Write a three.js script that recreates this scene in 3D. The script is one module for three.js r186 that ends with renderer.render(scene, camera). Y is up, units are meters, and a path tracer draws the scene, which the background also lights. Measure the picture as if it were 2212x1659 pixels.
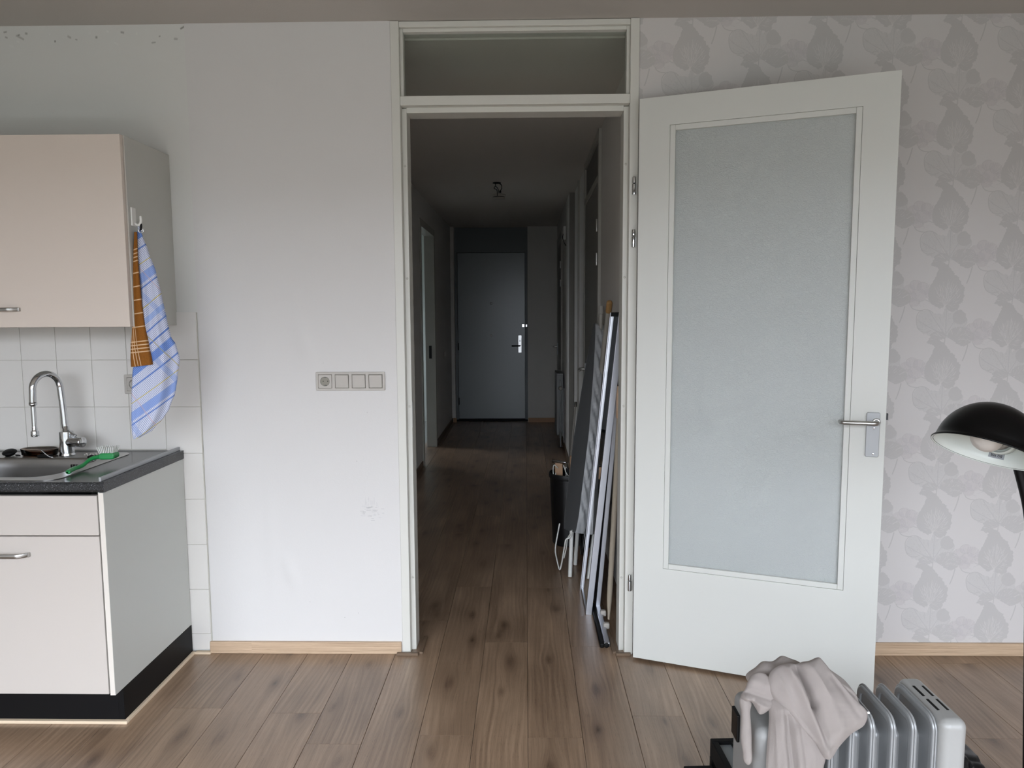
import * as THREE from 'three';
import { RoundedBoxGeometry } from 'three/addons/geometries/RoundedBoxGeometry.js';
import { RectAreaLightUniformsLib } from 'three/addons/lights/RectAreaLightUniformsLib.js';
import { mergeGeometries } from 'three/addons/utils/BufferGeometryUtils.js';

// ---------------------------------------------------------------- camera, sky, light, exposure
const W = 2212, H = 1659, CAM_Y = 1.476, CAM_Z = 3.0187;
const scene = new THREE.Scene();
const camera = new THREE.PerspectiveCamera(55.979, W / H, 0.02, 200);
camera.rotation.order = 'YXZ';
camera.position.set(0, CAM_Y, CAM_Z);
camera.rotation.set(-0.09839, 0.01944, -0.00498);
const renderer = new THREE.WebGLRenderer({ antialias: true });
renderer.toneMapping = THREE.LinearToneMapping;
renderer.toneMappingExposure = 1.24;
renderer.shadowMap.enabled = true;

// overcast sky: brighter towards the zenith, slightly blue, even all round
{
  const w = 64, h = 64, d = new Float32Array(w * h * 4);
  for (let j = 0; j < h; j++) {
    const el = ((j + 0.5) / h - 0.5) * Math.PI, up = Math.max(0, Math.sin(el));
    const l = el > 0 ? SKY() * (1 + 1.2 * up) / 1.6 : SKY() * 0.07;
    for (let i = 0; i < w; i++) { const k = (j * w + i) * 4; d[k] = l * 0.92; d[k + 1] = l * 0.985; d[k + 2] = l * 1.09; d[k + 3] = 1; }
  }
  const t = new THREE.DataTexture(d, w, h, THREE.RGBAFormat, THREE.FloatType);
  t.mapping = THREE.EquirectangularReflectionMapping; t.magFilter = THREE.LinearFilter; t.needsUpdate = true;
  scene.background = t;
}
function SKY() { return 8.6; }
// daylight in the window opening behind the camera, and in the side room's window
RectAreaLightUniformsLib.init();
{
  const day = new THREE.RectAreaLight(new THREE.Color(0.92, 0.985, 1.09), 0.3, 5.9, 1.9); day.name = 'window_daylight'; day.position.set(-0.07, 1.33, 4.12); day.rotation.x = -0.25; scene.add(day);
  const side = new THREE.RectAreaLight(new THREE.Color(0.92, 0.985, 1.09), 0.5, 0.9, 1.2); side.name = 'side_window_daylight'; side.position.set(-3.48, 1.55, -5.7); side.rotation.y = -Math.PI / 2; scene.add(side);
}

// ---------------------------------------------------------------- helpers
let seedN = 12345;
function rnd() { seedN = (seedN * 1664525 + 1013904223) >>> 0; return seedN / 4294967296; }
function rr(a, b) { return a + (b - a) * rnd(); }
const lerp = (a, b, t) => a + (b - a) * t, clamp = (x, a = 0, b = 1) => Math.min(b, Math.max(a, x));
const smooth = (a, b, x) => { const t = clamp((x - a) / (b - a)); return t * t * (3 - 2 * t); };
const V = (x, y, z) => new THREE.Vector3(x, y, z);
const NP = new Float32Array(65536); { let s = 777; for (let i = 0; i < 65536; i++) { s = (s * 1664525 + 1013904223) >>> 0; NP[i] = s / 4294967296; } }
function vnoise(x, y) {
  const xi = Math.floor(x), yi = Math.floor(y), fx = x - xi, fy = y - yi, u = fx * fx * (3 - 2 * fx), v = fy * fy * (3 - 2 * fy);
  const g = (a, b) => NP[((a & 255) + (b & 255) * 256) & 65535];
  return lerp(lerp(g(xi, yi), g(xi + 1, yi), u), lerp(g(xi, yi + 1), g(xi + 1, yi + 1), u), v);
}
function fbm(x, y, o = 4) { let s = 0, a = 0.5, n = 0; for (let i = 0; i < o; i++) { s += a * vnoise(x, y); n += a; a *= 0.5; x = x * 2.03 + 17.1; y = y * 2.03 + 5.7; } return s / n; }

const used = new Map();
function numbered(n) { const k = used.get(n) ?? 0; used.set(n, k + 1); return k ? n + '_' + String(k).padStart(3, '0') : n; }
function dress(o) { o.castShadow = true; o.receiveShadow = true; return o; }
function thing(name, label, category, pos = [0, 0, 0], group) {
  const g = new THREE.Group(); g.name = numbered(name); g.position.set(...pos); g.userData = { label, category };
  if (group) g.userData.group = group;
  scene.add(g); return g;
}
function mesh(name, geo, mat, parent) {
  let g = Array.isArray(geo) ? mergeGeometries(geo.map((x) => { x = x.index ? x.toNonIndexed() : x; for (const k of Object.keys(x.attributes)) if (!['position', 'normal', 'uv'].includes(k)) x.deleteAttribute(k); return x; })) : geo;
  const m = dress(new THREE.Mesh(g, mat)); m.name = parent ? name : numbered(name); (parent ?? scene).add(m); return m;
}
function single(name, label, category, geo, mat, group) { const m = mesh(name, geo, mat, null); m.userData = { label, category }; if (group) m.userData.group = group; return m; }
function struct(name, geo, mat, label) { const m = mesh(name, geo, mat, null); m.userData = { kind: 'structure', ...(label ? { label } : {}) }; return m; }
function sgroup(name, label) { const g = new THREE.Group(); g.name = numbered(name); g.userData = { kind: 'structure', ...(label ? { label } : {}) }; scene.add(g); return g; }
// uv in metres by the main direction of each face
function boxUV(g, s = 1, ox = 0, oy = 0) {
  g = g.index ? g.toNonIndexed() : g; const p = g.attributes.position, n = g.attributes.normal, uv = new Float32Array(p.count * 2);
  for (let i = 0; i < p.count; i++) {
    const ax = Math.abs(n.getX(i)), ay = Math.abs(n.getY(i)), az = Math.abs(n.getZ(i)); let u, v;
    if (az >= ax && az >= ay) { u = p.getX(i); v = p.getY(i); } else if (ax >= ay) { u = p.getZ(i); v = p.getY(i); } else { u = p.getX(i); v = p.getZ(i); }
    uv[i * 2] = u * s + ox; uv[i * 2 + 1] = v * s + oy;
  }
  g.setAttribute('uv', new THREE.BufferAttribute(uv, 2)); return g;
}
// box given by its limits, edges rounded by r
function bx(x0, x1, y0, y1, z0, z1, r = 0) {
  const w = x1 - x0, h = y1 - y0, d = z1 - z0;
  const g = r > 0 ? new RoundedBoxGeometry(w, h, d, 2, Math.min(r, w / 2.02, h / 2.02, d / 2.02)) : new THREE.BoxGeometry(w, h, d);
  g.translate((x0 + x1) / 2, (y0 + y1) / 2, (z0 + z1) / 2); return boxUV(g);
}
function tube(pts, r, seg = 24, rad = 10, closed = false) {
  const c = new THREE.CatmullRomCurve3(pts.map((p) => (p.isVector3 ? p : V(...p))), closed, 'centripetal');
  const t = new THREE.TubeGeometry(c, seg, r, rad, closed);
  if (closed) return t;
  const caps = [0, 1].map((k) => { const s = new THREE.SphereGeometry(r, rad, 6); s.translate(...c.getPoint(k).toArray()); return s; });
  return mergeGeometries([t, ...caps].map((x) => x.toNonIndexed()));
}
function rod(a, b, r0, r1 = r0, seg = 16) {
  a = a.isVector3 ? a : V(...a); b = b.isVector3 ? b : V(...b); const d = b.clone().sub(a), L = d.length();
  const e = Math.min(r0, r1) * 0.25, pts = [[0, 0], [r0 - e, 0], [r0, e], [r1, L - e], [r1 - e, L], [0, L]].map((p) => new THREE.Vector2(Math.max(p[0], 0), p[1]));
  const g = new THREE.LatheGeometry(pts, seg); g.applyQuaternion(new THREE.Quaternion().setFromUnitVectors(V(0, 1, 0), d.normalize())); g.translate(a.x, a.y, a.z); return g;
}
function lathe(pts, seg = 40) { return new THREE.LatheGeometry(pts.map((p) => new THREE.Vector2(...p)), seg); }
function rrect(w, h, r) {
  const s = new THREE.Shape(), a = w / 2, b = h / 2;
  s.moveTo(-a + r, -b); s.lineTo(a - r, -b); s.absarc(a - r, -b + r, r, -Math.PI / 2, 0); s.lineTo(a, b - r); s.absarc(a - r, b - r, r, 0, Math.PI / 2); s.lineTo(-a + r, b); s.absarc(-a + r, b - r, r, Math.PI / 2, Math.PI); s.lineTo(-a, -b + r); s.absarc(-a + r, -b + r, r, Math.PI, 1.5 * Math.PI);
  return s;
}
const ext = (s, depth, bevel = 0, seg = 8) => new THREE.ExtrudeGeometry(s, { depth: depth - 2 * bevel, bevelEnabled: bevel > 0, bevelThickness: bevel, bevelSize: bevel, bevelOffset: -bevel, bevelSegments: 2, curveSegments: seg }).translate(0, 0, bevel);
// surface through a grid of points fn(u, v)
function surf(fn, nu, nv, closedU = false) {
  const pos = [], uv = [], idx = [];
  for (let j = 0; j <= nv; j++) for (let i = 0; i <= nu; i++) { const p = fn(i / nu, j / nv); pos.push(p[0], p[1], p[2]); uv.push(p[3] ?? i / nu, p[4] ?? j / nv); }
  for (let j = 0; j < nv; j++) for (let i = 0; i < nu; i++) { const a = j * (nu + 1) + i, b = a + 1, c = a + nu + 1, d = c + 1; idx.push(a, b, d, a, d, c); }
  const g = new THREE.BufferGeometry(); g.setAttribute('position', new THREE.Float32BufferAttribute(pos, 3)); g.setAttribute('uv', new THREE.Float32BufferAttribute(uv, 2)); g.setIndex(idx); g.computeVertexNormals();
  if (closedU) { const n = g.attributes.normal; for (let j = 0; j <= nv; j++) { const a = j * (nu + 1), b = a + nu, x = n.getX(a) + n.getX(b), y = n.getY(a) + n.getY(b), z = n.getZ(a) + n.getZ(b), l = Math.hypot(x, y, z) || 1; for (const k of [a, b]) n.setXYZ(k, x / l, y / l, z / l); } }
  return g;
}

// ---------------------------------------------------------------- textures
function dataTex(w, h, fn, srgb = true) {
  const d = new Uint8Array(w * h * 4);
  for (let j = 0; j < h; j++) for (let i = 0; i < w; i++) { const c = fn(i, j), k = (j * w + i) * 4; d[k] = clamp(c[0], 0, 255); d[k + 1] = clamp(c[1], 0, 255); d[k + 2] = clamp(c[2], 0, 255); d[k + 3] = 255; }
  const t = new THREE.DataTexture(d, w, h); t.magFilter = THREE.LinearFilter; t.minFilter = THREE.LinearMipmapLinearFilter; t.generateMipmaps = true; t.wrapS = t.wrapT = THREE.RepeatWrapping;
  if (srgb) t.colorSpace = THREE.SRGBColorSpace; t.needsUpdate = true; return t;
}
function canvasTex(w, h, draw, srgb = true) {
  const c = document.createElement('canvas'); c.width = w; c.height = h; draw(c.getContext('2d'), w, h);
  const t = new THREE.CanvasTexture(c); t.wrapS = t.wrapT = THREE.RepeatWrapping; if (srgb) t.colorSpace = THREE.SRGBColorSpace; return t;
}
// oak board, 0.192 m across, 1.38 m along
function woodTex(seed, w = 256, h = 1536) {
  let s = seed * 7919 + 13; const R = () => { s = (s * 1664525 + 1013904223) >>> 0; return s / 4294967296; };
  const knots = []; for (let i = 0; i < 3; i++) knots.push([0.03 + R() * 0.13, R() * 1.38, 0.008 + R() * 0.014, 0.35 + 0.5 * R()]);
  const o = seed * 31.7;
  return dataTex(w, h, (i, j) => {
    const u = i / w * 0.192, v = j / h * 1.38; let du = 0, dark = 0, ring = 0;
    for (const [ku, kv, kr, ks] of knots) {
      const a = (u - ku) / kr, b = (v - kv) / (kr * 2.6), q = a * a + b * b;
      du += ks * kr * 1.5 * a * Math.exp(-q * 0.32); dark += ks * Math.exp(-q * 1.3) * (0.65 + 0.7 * fbm(u * 420 + o, v * 260, 2)); ring += ks * Math.exp(-q * 0.22);
    }
    const warp = 0.010 * (fbm(u * 9 + o, v * 2.6 + o, 3) - 0.5) + 0.05 * (fbm(u * 4 + o, v * 1.3, 2) - 0.5), x = u + warp - du;
    const fig = fbm(x * 75 + o, v * 2.2 + 0.6 * fbm(x * 30, v * 5, 2), 3), fine = fbm(x * 420 + o, v * 9, 2), cath = 0.5 + 0.5 * Math.sin(x * 300 + 7 * fbm(x * 14, v * 2.4 + o, 2));
    const heart = fbm(u * 6 + o, v * 1.7 + o, 2);
    let t = 0.60 + 0.30 * (fig - 0.5) + 0.20 * (fine - 0.5) + 0.10 * (cath - 0.5) * smooth(0.35, 0.65, heart) + 0.36 * (fbm(u * 8 + o, v * 3.6 + o, 3) - 0.5);
    t -= 0.46 * dark + ring * (0.05 + 0.12 * cath);
    const pore = fbm(x * 1300, v * 26 + o, 2); if (pore > 0.68) t -= (pore - 0.68) * 1.1;
    t = clamp(t, -0.3, 1.1);
    return [lerp(84, 200, t), lerp(65, 175, t), lerp(50, 151, t)];
  });
}
const woods = [1, 2, 3, 4, 5].map((s) => woodTex(s));
const oakTex = dataTex(1024, 64, (i, j) => {
  const u = i / 1024 * 1.2, v = j / 64 * 0.06, g = fbm(u * 5 + 3, v * 420 + 2 * fbm(u * 3, v * 20, 2), 3), g2 = fbm(u * 40, v * 1500, 2), t = 0.55 + 0.9 * (g - 0.5) + 0.35 * (g2 - 0.5);
  return [lerp(158, 214, t), lerp(133, 188, t), lerp(108, 160, t)];
}); oakTex.repeat.set(1 / 1.2, 1 / 0.06);
const speckTex = dataTex(512, 512, (i, j) => {
  const a = NP[(i * 131 + j * 7919) & 65535], c = vnoise(i / 3.1, j / 3.1), e = vnoise(i / 1.7 + 90, j / 1.7 + 40); let l = 44 + 16 * (a - 0.5) + 26 * (c - 0.5);
  if (e > 0.9) l = 140 + 90 * (e - 0.9) / 0.1; else if (e > 0.82) l += 26; return [l * 0.97, l, l * 1.04];
}); speckTex.repeat.set(1 / 0.3, 1 / 0.3);
const plasterBump = dataTex(512, 512, (i, j) => { const x = i / 512, y = j / 512; const l = 128 + 110 * (fbm(x * 90, y * 90, 3) - 0.5) + 50 * (fbm(x * 11, y * 11, 2) - 0.5); return [l, l, l]; }, false);
const woven = dataTex(256, 256, (i, j) => { const l = 128 + 60 * Math.sin(i * Math.PI / 4) * Math.sin(j * Math.PI / 4) + 60 * (NP[(i * 57 + j * 311) & 65535] - 0.5); return [l, l, l]; }, false);
const knit = (i, j) => { const a = Math.sin((j + 5 * Math.sin(i * Math.PI / 16)) * Math.PI / 8), b = Math.cos(i * Math.PI / 8); return 0.5 + 0.24 * a + 0.14 * b + 0.5 * (NP[(i * 57 + j * 311) & 65535] - 0.5); };
const knitBump = dataTex(256, 256, (i, j) => { const l = 255 * knit(i, j); return [l, l, l]; }, false); knitBump.repeat.set(58, 58);
const knitTex = dataTex(256, 256, (i, j) => { const l = 0.94 + 0.08 * knit(i, j); return [172 * l, 163 * l, 158 * l]; }); knitTex.repeat.set(58, 58);
// patterned glass: fine wandering ridges
const iceBump = dataTex(1024, 1024, (i, j) => {
  const x = i / 1024, y = j / 1024, wx = fbm(x * 34, y * 34, 3) * 1.7, wy = fbm(x * 34 + 40, y * 34 + 9, 3) * 1.7;
  const a = Math.abs(fbm(x * 64 + wx * 2, y * 88 + wy * 2, 2) - 0.5) * 4, l = 255 * clamp(1 - a, 0, 1); return [l, l, l];
}, false); iceBump.repeat.set(1 / 0.3, 1 / 0.3);

// wallpaper: grey leaves printed on off-white, repeat 0.53 x 0.318 m
const paperTex = canvasTex(1060, 636, (c, w, h) => {
  c.fillStyle = '#cecac8'; c.fillRect(0, 0, w, h);
  let s = 99; const R = () => { s = (s * 1664525 + 1013904223) >>> 0; return s / 4294967296; };
  const dark = 'rgba(190,187,185,', lite = 'rgba(205,201,199,';
  const jagged = (pts, jag, step = 9) => { c.beginPath(); let f = 1; for (let k = 0; k < pts.length; k++) { const a = pts[k], b = pts[(k + 1) % pts.length], n = Math.max(1, Math.round(Math.hypot(b[0] - a[0], b[1] - a[1]) / step)); for (let i = 0; i < n; i++) { const t = i / n, o = jag * (R() - 0.5), x = lerp(a[0], b[0], t) + o, y = lerp(a[1], b[1], t) + jag * (R() - 0.5); f ? c.moveTo(x, y) : c.lineTo(x, y); f = 0; } } c.closePath(); };
  const scratch = (n, rx, ry, cx, cy, col, len) => { for (let k = 0; k < n; k++) { const a = R() * 6.283, q = Math.sqrt(R()), x = cx + Math.cos(a) * q * rx, y = cy + Math.sin(a) * q * ry; c.strokeStyle = col + (0.3 + 0.6 * R()) + ')'; c.lineWidth = 1 + 3 * R(); c.beginPath(); c.moveTo(x, y); const l = len * (0.4 + R()), g = Math.atan2(y - cy - ry * 0.8, x - cx) + (R() - 0.5) * 0.7; c.quadraticCurveTo(x + Math.cos(g) * l * 0.5 + 6 * (R() - 0.5), y + Math.sin(g) * l * 0.5, x + Math.cos(g) * l, y + Math.sin(g) * l); c.stroke(); } };
  const line = (p, w2, col) => { c.strokeStyle = col; c.lineWidth = w2; c.beginPath(); c.moveTo(p[0], p[1]); c.quadraticCurveTo(p[2], p[3], p[4], p[5]); c.stroke(); };
  // pear shaped leaf, tip bent to the left, veins rising from the notch below
  const pear = () => {
    jagged([[-42, -186], [-14, -178], [12, -150], [44, -112], [82, -92], [104, -48], [132, -20], [140, 40], [132, 92], [112, 104], [108, 140], [70, 168], [30, 150], [10, 128], [-20, 150], [-70, 132], [-112, 96], [-126, 40], [-112, -20], [-92, -62], [-78, -120], [-70, -142], [-92, -160]], 11);
    c.fillStyle = dark + '0.97)'; c.fill(); c.save(); c.clip(); scratch(150, 74, 88, 16, 52, lite, 30); scratch(60, 100, 110, 0, 30, dark, 26); for (let k = -3; k <= 3; k++) line([8, 132, 8 + k * 16, 60, 8 + k * 30, -70 + Math.abs(k) * 22], 3, lite + '0.75)'); c.restore();
  };
  // broad leaf: one half solid, one half stippled, on a thin stem
  const broad = () => {
    jagged([[0, -170], [22, -110], [60, -132], [92, -140], [128, -112], [150, -60], [140, -20], [182, 6], [206, 58], [176, 96], [132, 118], [86, 104], [44, 66], [8, 58], [-30, 74], [-84, 112], [-130, 92], [-96, 50], [-150, 30], [-196, -10], [-206, -78], [-176, -126], [-130, -142], [-84, -112], [-30, -100]], 10);
    c.fillStyle = dark + '0.45)'; c.fill(); c.save(); c.clip();
    c.fillStyle = dark + '0.9)'; c.beginPath(); c.ellipse(110, 50, 92, 66, 0.2, 0, 7); c.fill(); c.beginPath(); c.ellipse(-62, 62, 66, 46, -0.5, 0, 7); c.fill(); c.beginPath(); c.ellipse(96, -84, 52, 50, 0, 0, 7); c.fill();
    for (let k = 0; k < 420; k++) { const x = (R() - 0.5) * 420, y = (R() - 0.6) * 300; c.fillStyle = dark + (0.35 + 0.5 * R()) + ')'; c.fillRect(x, y, 2 + 7 * R(), 1.5 + 4 * R()); }
    scratch(120, 190, 130, 0, -10, dark, 34); scratch(70, 150, 60, 40, 50, lite, 30); c.restore();
    for (const [x, y] of [[-190, -60], [-120, -130], [0, -160], [95, -130], [195, 50], [-120, 85], [120, 110]]) line([0, 40, x * 0.5, y * 0.5 + 30, x, y], 4.5, dark + '0.95)');
    c.strokeStyle = dark + '1)'; c.lineWidth = 5; c.beginPath(); c.moveTo(-206, -78); c.bezierCurveTo(-200, -150, -120, -150, -92, -112); c.stroke(); c.beginPath(); c.moveTo(-206, -78); c.bezierCurveTo(-206, 20, -150, 34, -100, 8); c.stroke();
    line([0, 46, -4, 120, -6, 206], 6, dark + '1)');
  };
  // loose sketched bloom with curled stalk
  const bloom = () => {
    for (const [x, y, q] of [[-60, -20, 46], [-14, -58, 44], [44, -40, 50], [86, -4, 38], [20, 10, 56], [-36, 30, 44], [-6, 64, 40]]) { c.beginPath(); c.ellipse(x, y, q, q * 0.8, x * 0.01, 0, 7); c.fillStyle = dark + '0.42)'; c.fill(); c.strokeStyle = dark + '0.9)'; c.lineWidth = 3; c.beginPath(); c.ellipse(x, y, q, q * 0.8, x * 0.01, R() * 3, 3 + R() * 3); c.stroke(); }
    scratch(60, 100, 70, 10, 0, lite, 26); scratch(60, 110, 80, 10, 10, dark, 26); line([66, 40, 130, 64, 150, 20], 5, dark + '1)'); line([-30, 90, -16, 126, 60, 118], 6, dark + '1)'); line([-70, 100, -76, 170, -92, 220], 8, dark + '1)');
  };
  const put = (f, x, y, rot, k, z) => { s = k; c.save(); c.translate(x, y); c.rotate(rot); c.scale(z, z); f(); c.restore(); };
  const cluster = (ox, oy, k) => {
    for (const dx of [-w, 0, w]) for (const dy of [-h, 0, h]) {
      const x = ox + dx, y = oy + dy; if (x < -460 || x > w + 460 || y < -560 || y > h + 560) continue;
      put(bloom, x - 236, y - 64, 0.1, 31 + k, 1.15); put(broad, x + 14, y + 232, 0, 47 + k, 1.18); put(pear, x, y - 100, 0.08, 65 + k, 1.12);
    }
  };
  cluster(265, 150, 100); cluster(795, 150 + 318, 700);
}); paperTex.repeat.set(1 / 0.53, 1 / 0.318);

// kitchen wall paint with a few crumbs and scratches along the ceiling line
const kitchenTex = canvasTex(1024, 1024, (c) => {
  c.fillStyle = '#d6d6d2'; c.fillRect(0, 0, 1024, 1024); let s = 5; const R = () => { s = (s * 1664525 + 1013904223) >>> 0; return s / 4294967296; };
  for (let k = 0; k < 26; k++) { const x = 560 + 460 * R(), y = 6 + 22 * R(); c.fillStyle = 'rgba(' + (R() > 0.25 ? '80,76,70,' : '225,225,221,') + (0.2 + 0.4 * R()) + ')'; c.save(); c.translate(x, y); c.rotate(R() * 0.8 - 0.4); c.fillRect(0, 0, 3 + 18 * R() * R(), 1.5 + 3 * R()); c.restore(); }
});
// middle wall with rubbed marks left of the frame
const middleTex = canvasTex(512, 1600, (c) => {
  c.fillStyle = '#d5d3d1'; c.fillRect(0, 0, 512, 1600); let s = 8; const R = () => { s = (s * 1664525 + 1013904223) >>> 0; return s / 4294967296; };
  const at = (X, Y) => [(X + 1.372) / 0.832 * 512, (1 - Y / 2.642) * 1600];
  for (let k = 0; k < 46; k++) { const [x, y] = at(-0.665 + 0.06 * (R() + R() - 1), 0.625 + 0.035 * (R() + R() - 1)); c.fillStyle = 'rgba(120,120,124,' + (0.05 + 0.22 * R()) + ')'; c.fillRect(x, y, 3 + 10 * R(), 0.8 + R()); }
  for (let k = 0; k < 18; k++) { const [x, y] = at(-0.655 + 0.07 * (R() - 0.5), 0.665 + 0.03 * R()); c.fillStyle = 'rgba(120,120,124,0.09)'; c.fillRect(x, y, 1.2, 6 + 14 * R()); }
  for (const [X, Y] of [[-0.85, 1.27], [-0.73, 0.18], [-0.79, 0.16], [-0.94, 0.23], [-0.72, 0.85], [-0.67, 1.06]]) { const [x, y] = at(X, Y); c.fillStyle = 'rgba(120,118,116,0.4)'; c.beginPath(); c.arc(x, y, 0.7 + 0.5 * R(), 0, 7); c.fill(); }
});
// blue and white checked tea towel, 0.36 m repeat
const checkTex = canvasTex(1024, 1024, (c, n) => {
  const m = n / 0.36; c.fillStyle = '#dfe2ee'; c.fillRect(0, 0, n, n);
  const step = 0.36 / 66; c.fillStyle = 'rgba(92,112,170,0.62)';
  for (let k = 0; k < 66; k++) { c.fillRect(0, k * step * m, n, 0.0013 * m); c.fillRect(k * step * m, 0, 0.0013 * m, n); }
  const band = (y, h, col) => { c.fillStyle = col; c.fillRect(0, y * m, n, h * m); }, col = (x, w2, cl) => { c.fillStyle = cl; c.fillRect(x * m, 0, w2 * m, n); };
  band(0.03, 0.027, 'rgba(86,124,200,0.93)'); band(0.0, 0.0055, 'rgba(86,118,192,0.9)'); band(0.085, 0.0055, 'rgba(86,118,192,0.9)');
  for (let k = 0; k < 70; k++) { c.fillStyle = 'rgba(190,205,240,0.5)'; c.fillRect(k * 0.0052 * m, 0.03 * m, 0.0016 * m, 0.027 * m); }
  band(0.135, 0.003, 'rgba(178,160,80,0.85)'); band(0.165, 0.03, 'rgba(120,150,215,0.75)'); band(0.205, 0.005, 'rgba(86,118,192,0.9)'); band(0.26, 0.003, 'rgba(178,160,80,0.85)'); band(0.29, 0.016, 'rgba(140,168,222,0.7)'); band(0.325, 0.005, 'rgba(86,118,192,0.85)');
  col(0.05, 0.02, 'rgba(110,140,210,0.35)'); col(0.1, 0.003, 'rgba(178,160,80,0.6)'); col(0.2, 0.02, 'rgba(110,140,210,0.3)'); col(0.27, 0.004, 'rgba(200,170,180,0.5)');
});
const brownTex = canvasTex(512, 512, (c, n) => {
  const m = n / 0.36; c.fillStyle = '#8a5518'; c.fillRect(0, 0, n, n); let s = 3; const R = () => { s = (s * 1664525 + 1013904223) >>> 0; return s / 4294967296; };
  for (let k = 0; k < 9000; k++) { c.fillStyle = R() > 0.5 ? 'rgba(60,32,6,0.18)' : 'rgba(190,130,60,0.16)'; c.fillRect(R() * n, R() * n, 3, 2); }
  c.fillStyle = '#d9b895'; const q = n / 0.52; for (const y of [0.083, 0.098, 0.112, 0.126, 0.17, 0.22, 0.27, 0.32, 0.37, 0.425, 0.438, 0.451, 0.464]) c.fillRect(0, y * q, n, 0.0042 * q); for (const x of [0.02, 0.032, 0.044]) c.fillRect(x * m, 0, 0.0032 * m, n);
});
const stickerTex = canvasTex(256, 72, (c) => { c.fillStyle = '#9da1a6'; c.fillRect(0, 0, 256, 72); c.fillStyle = '#111'; c.font = 'bold 44px sans-serif'; c.textAlign = 'center'; c.textBaseline = 'middle'; c.fillText('Max 75W', 128, 38); });

// ---------------------------------------------------------------- materials
const M = (color, roughness = 0.6, o = {}) => new THREE.MeshStandardMaterial({ color, roughness, ...o });
const PHY = (color, roughness, o = {}) => new THREE.MeshPhysicalMaterial({ color, roughness, ...o });
const bumpT = (t, rx, ry) => { const c = t.clone(); c.repeat.set(rx, ry); c.needsUpdate = true; return c; };
const mat = {
  kitchen: M('#ffffff', 0.85, { map: kitchenTex, bumpMap: plasterBump, bumpScale: 0.0006 }),
  middle: M('#ffffff', 0.8, { map: middleTex, bumpMap: bumpT(plasterBump, 2, 6), bumpScale: 0.0004 }),
  paper: M('#ffffff', 0.7, { map: paperTex }),
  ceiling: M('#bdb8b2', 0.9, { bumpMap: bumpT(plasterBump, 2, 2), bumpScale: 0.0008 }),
  hallwall: M('#d2cfca', 0.85, { bumpMap: bumpT(plasterBump, 2, 2), bumpScale: 0.0008 }),
  roomwall: M('#c9c6c0', 0.85), farwall: M('#a09b94', 0.85),
  white: M('#d3d2cb', 0.42), whiteDoor: M('#d0d1cc', 0.45), hallpaint: M('#a9a79f', 0.5),
  greydoor: M('#9aa0a2', 0.26), greyframe: M('#717678', 0.45),
  oak: M('#ffffff', 0.5, { map: oakTex }), oakEdge: M('#d9c6ac', 0.6), darkoak: M('#6d5a48', 0.5),
  tile: PHY('#dcd9d4', 0.28, {}), grout: M('#c2beb6', 0.9),
  cream: M('#c2bbb4', 0.45), creamUp: M('#d6cabf', 0.5), side: M('#c6c8c3', 0.5), sideUp: M('#bfbfb9', 0.55), edge: M('#d9d3ca', 0.5), gap: M('#6e6a64', 0.7),
  plinth: PHY('#060608', 0.55, { specularIntensity: 0.45 }), speck: PHY('#ffffff', 0.2, { map: speckTex }),
  steel: M('#a9a8a6', 0.3, { metalness: 1 }), chrome: M('#d4d6d8', 0.07, { metalness: 1 }), satin: M('#b9b8b5', 0.3, { metalness: 1 }), alu: M('#c2c4ca', 0.36, { metalness: 1 }),
  aluPaint: M('#a9abad', 0.4, { metalness: 0.4 }),
  plastic: M('#b6b1aa', 0.42), plasticWhite: M('#e2e1dd', 0.4), black: PHY('#070708', 0.42, { specularIntensity: 0.5 }), blackGloss: M('#09090a', 0.2), blackMatt: PHY('#08080a', 0.7, { specularIntensity: 0.5 }), rubber: PHY('#040404', 0.6, { specularIntensity: 0.5 }),
  green: M('#1f8a48', 0.35), bristle: M('#e2e2de', 0.6), check: M('#ffffff', 0.9, { map: checkTex, side: THREE.DoubleSide }), brown: M('#ffffff', 0.95, { map: brownTex, side: THREE.DoubleSide }),
  heater: PHY('#8d8f90', 0.33, { metalness: 0.15, clearcoat: 0.3, clearcoatRoughness: 0.2 }), heaterCap: M('#949492', 0.36), sweater: M('#ffffff', 1, { map: knitTex, bumpMap: knitBump, bumpScale: 0.0009 }),
  boardTop: M('#5c5e61', 0.6), boardSkirt: M('#7c7e80', 0.42), wireWhite: M('#d8d8d4', 0.4), wood: M('#b08d6e', 0.6), poleGrey: M('#a09c94', 0.5), poleBeige: M('#a39888', 0.7), orangeWood: M('#a37f50', 0.55),
  mirror: M('#e6e8e8', 0.02, { metalness: 1 }), radiator: M('#8d9091', 0.4), bag: M('#0c0c0e', 0.32), enamel: M('#dfe6e0', 0.25), bulb: M('#d8d2cb', 0.35), trayGrey: M('#7d8387', 0.4),
  glassDoor: PHY('#ebefee', 0.4, { transmission: 0.62, thickness: 0, ior: 1.5, bumpMap: iceBump, bumpScale: 0.0009 }), glassClear: PHY('#f4f7f5', 0.02, { transmission: 1, thickness: 0, ior: 1.5 }),
  brownGlass: PHY('#ffffff', 0.05, { transmission: 1, thickness: 0.02, ior: 1.5, attenuationColor: new THREE.Color(0.35, 0.18, 0.1), attenuationDistance: 0.012 }),
};
const plankMats = []; for (const t of woods) for (const k of [0.975, 1.0, 1.025]) plankMats.push(PHY(new THREE.Color(k * 0.80, k * 0.755, k * 0.705), 0.32, { map: t, ior: 1.8 }));

// ---------------------------------------------------------------- the shell
const CEIL = 2.642, HC = 2.61, HX0 = -1.0, HX1 = 0.47, HXJ = 0.42, ZJ = -4.0, ZF = -6.67, ZW = 4.15;
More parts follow.
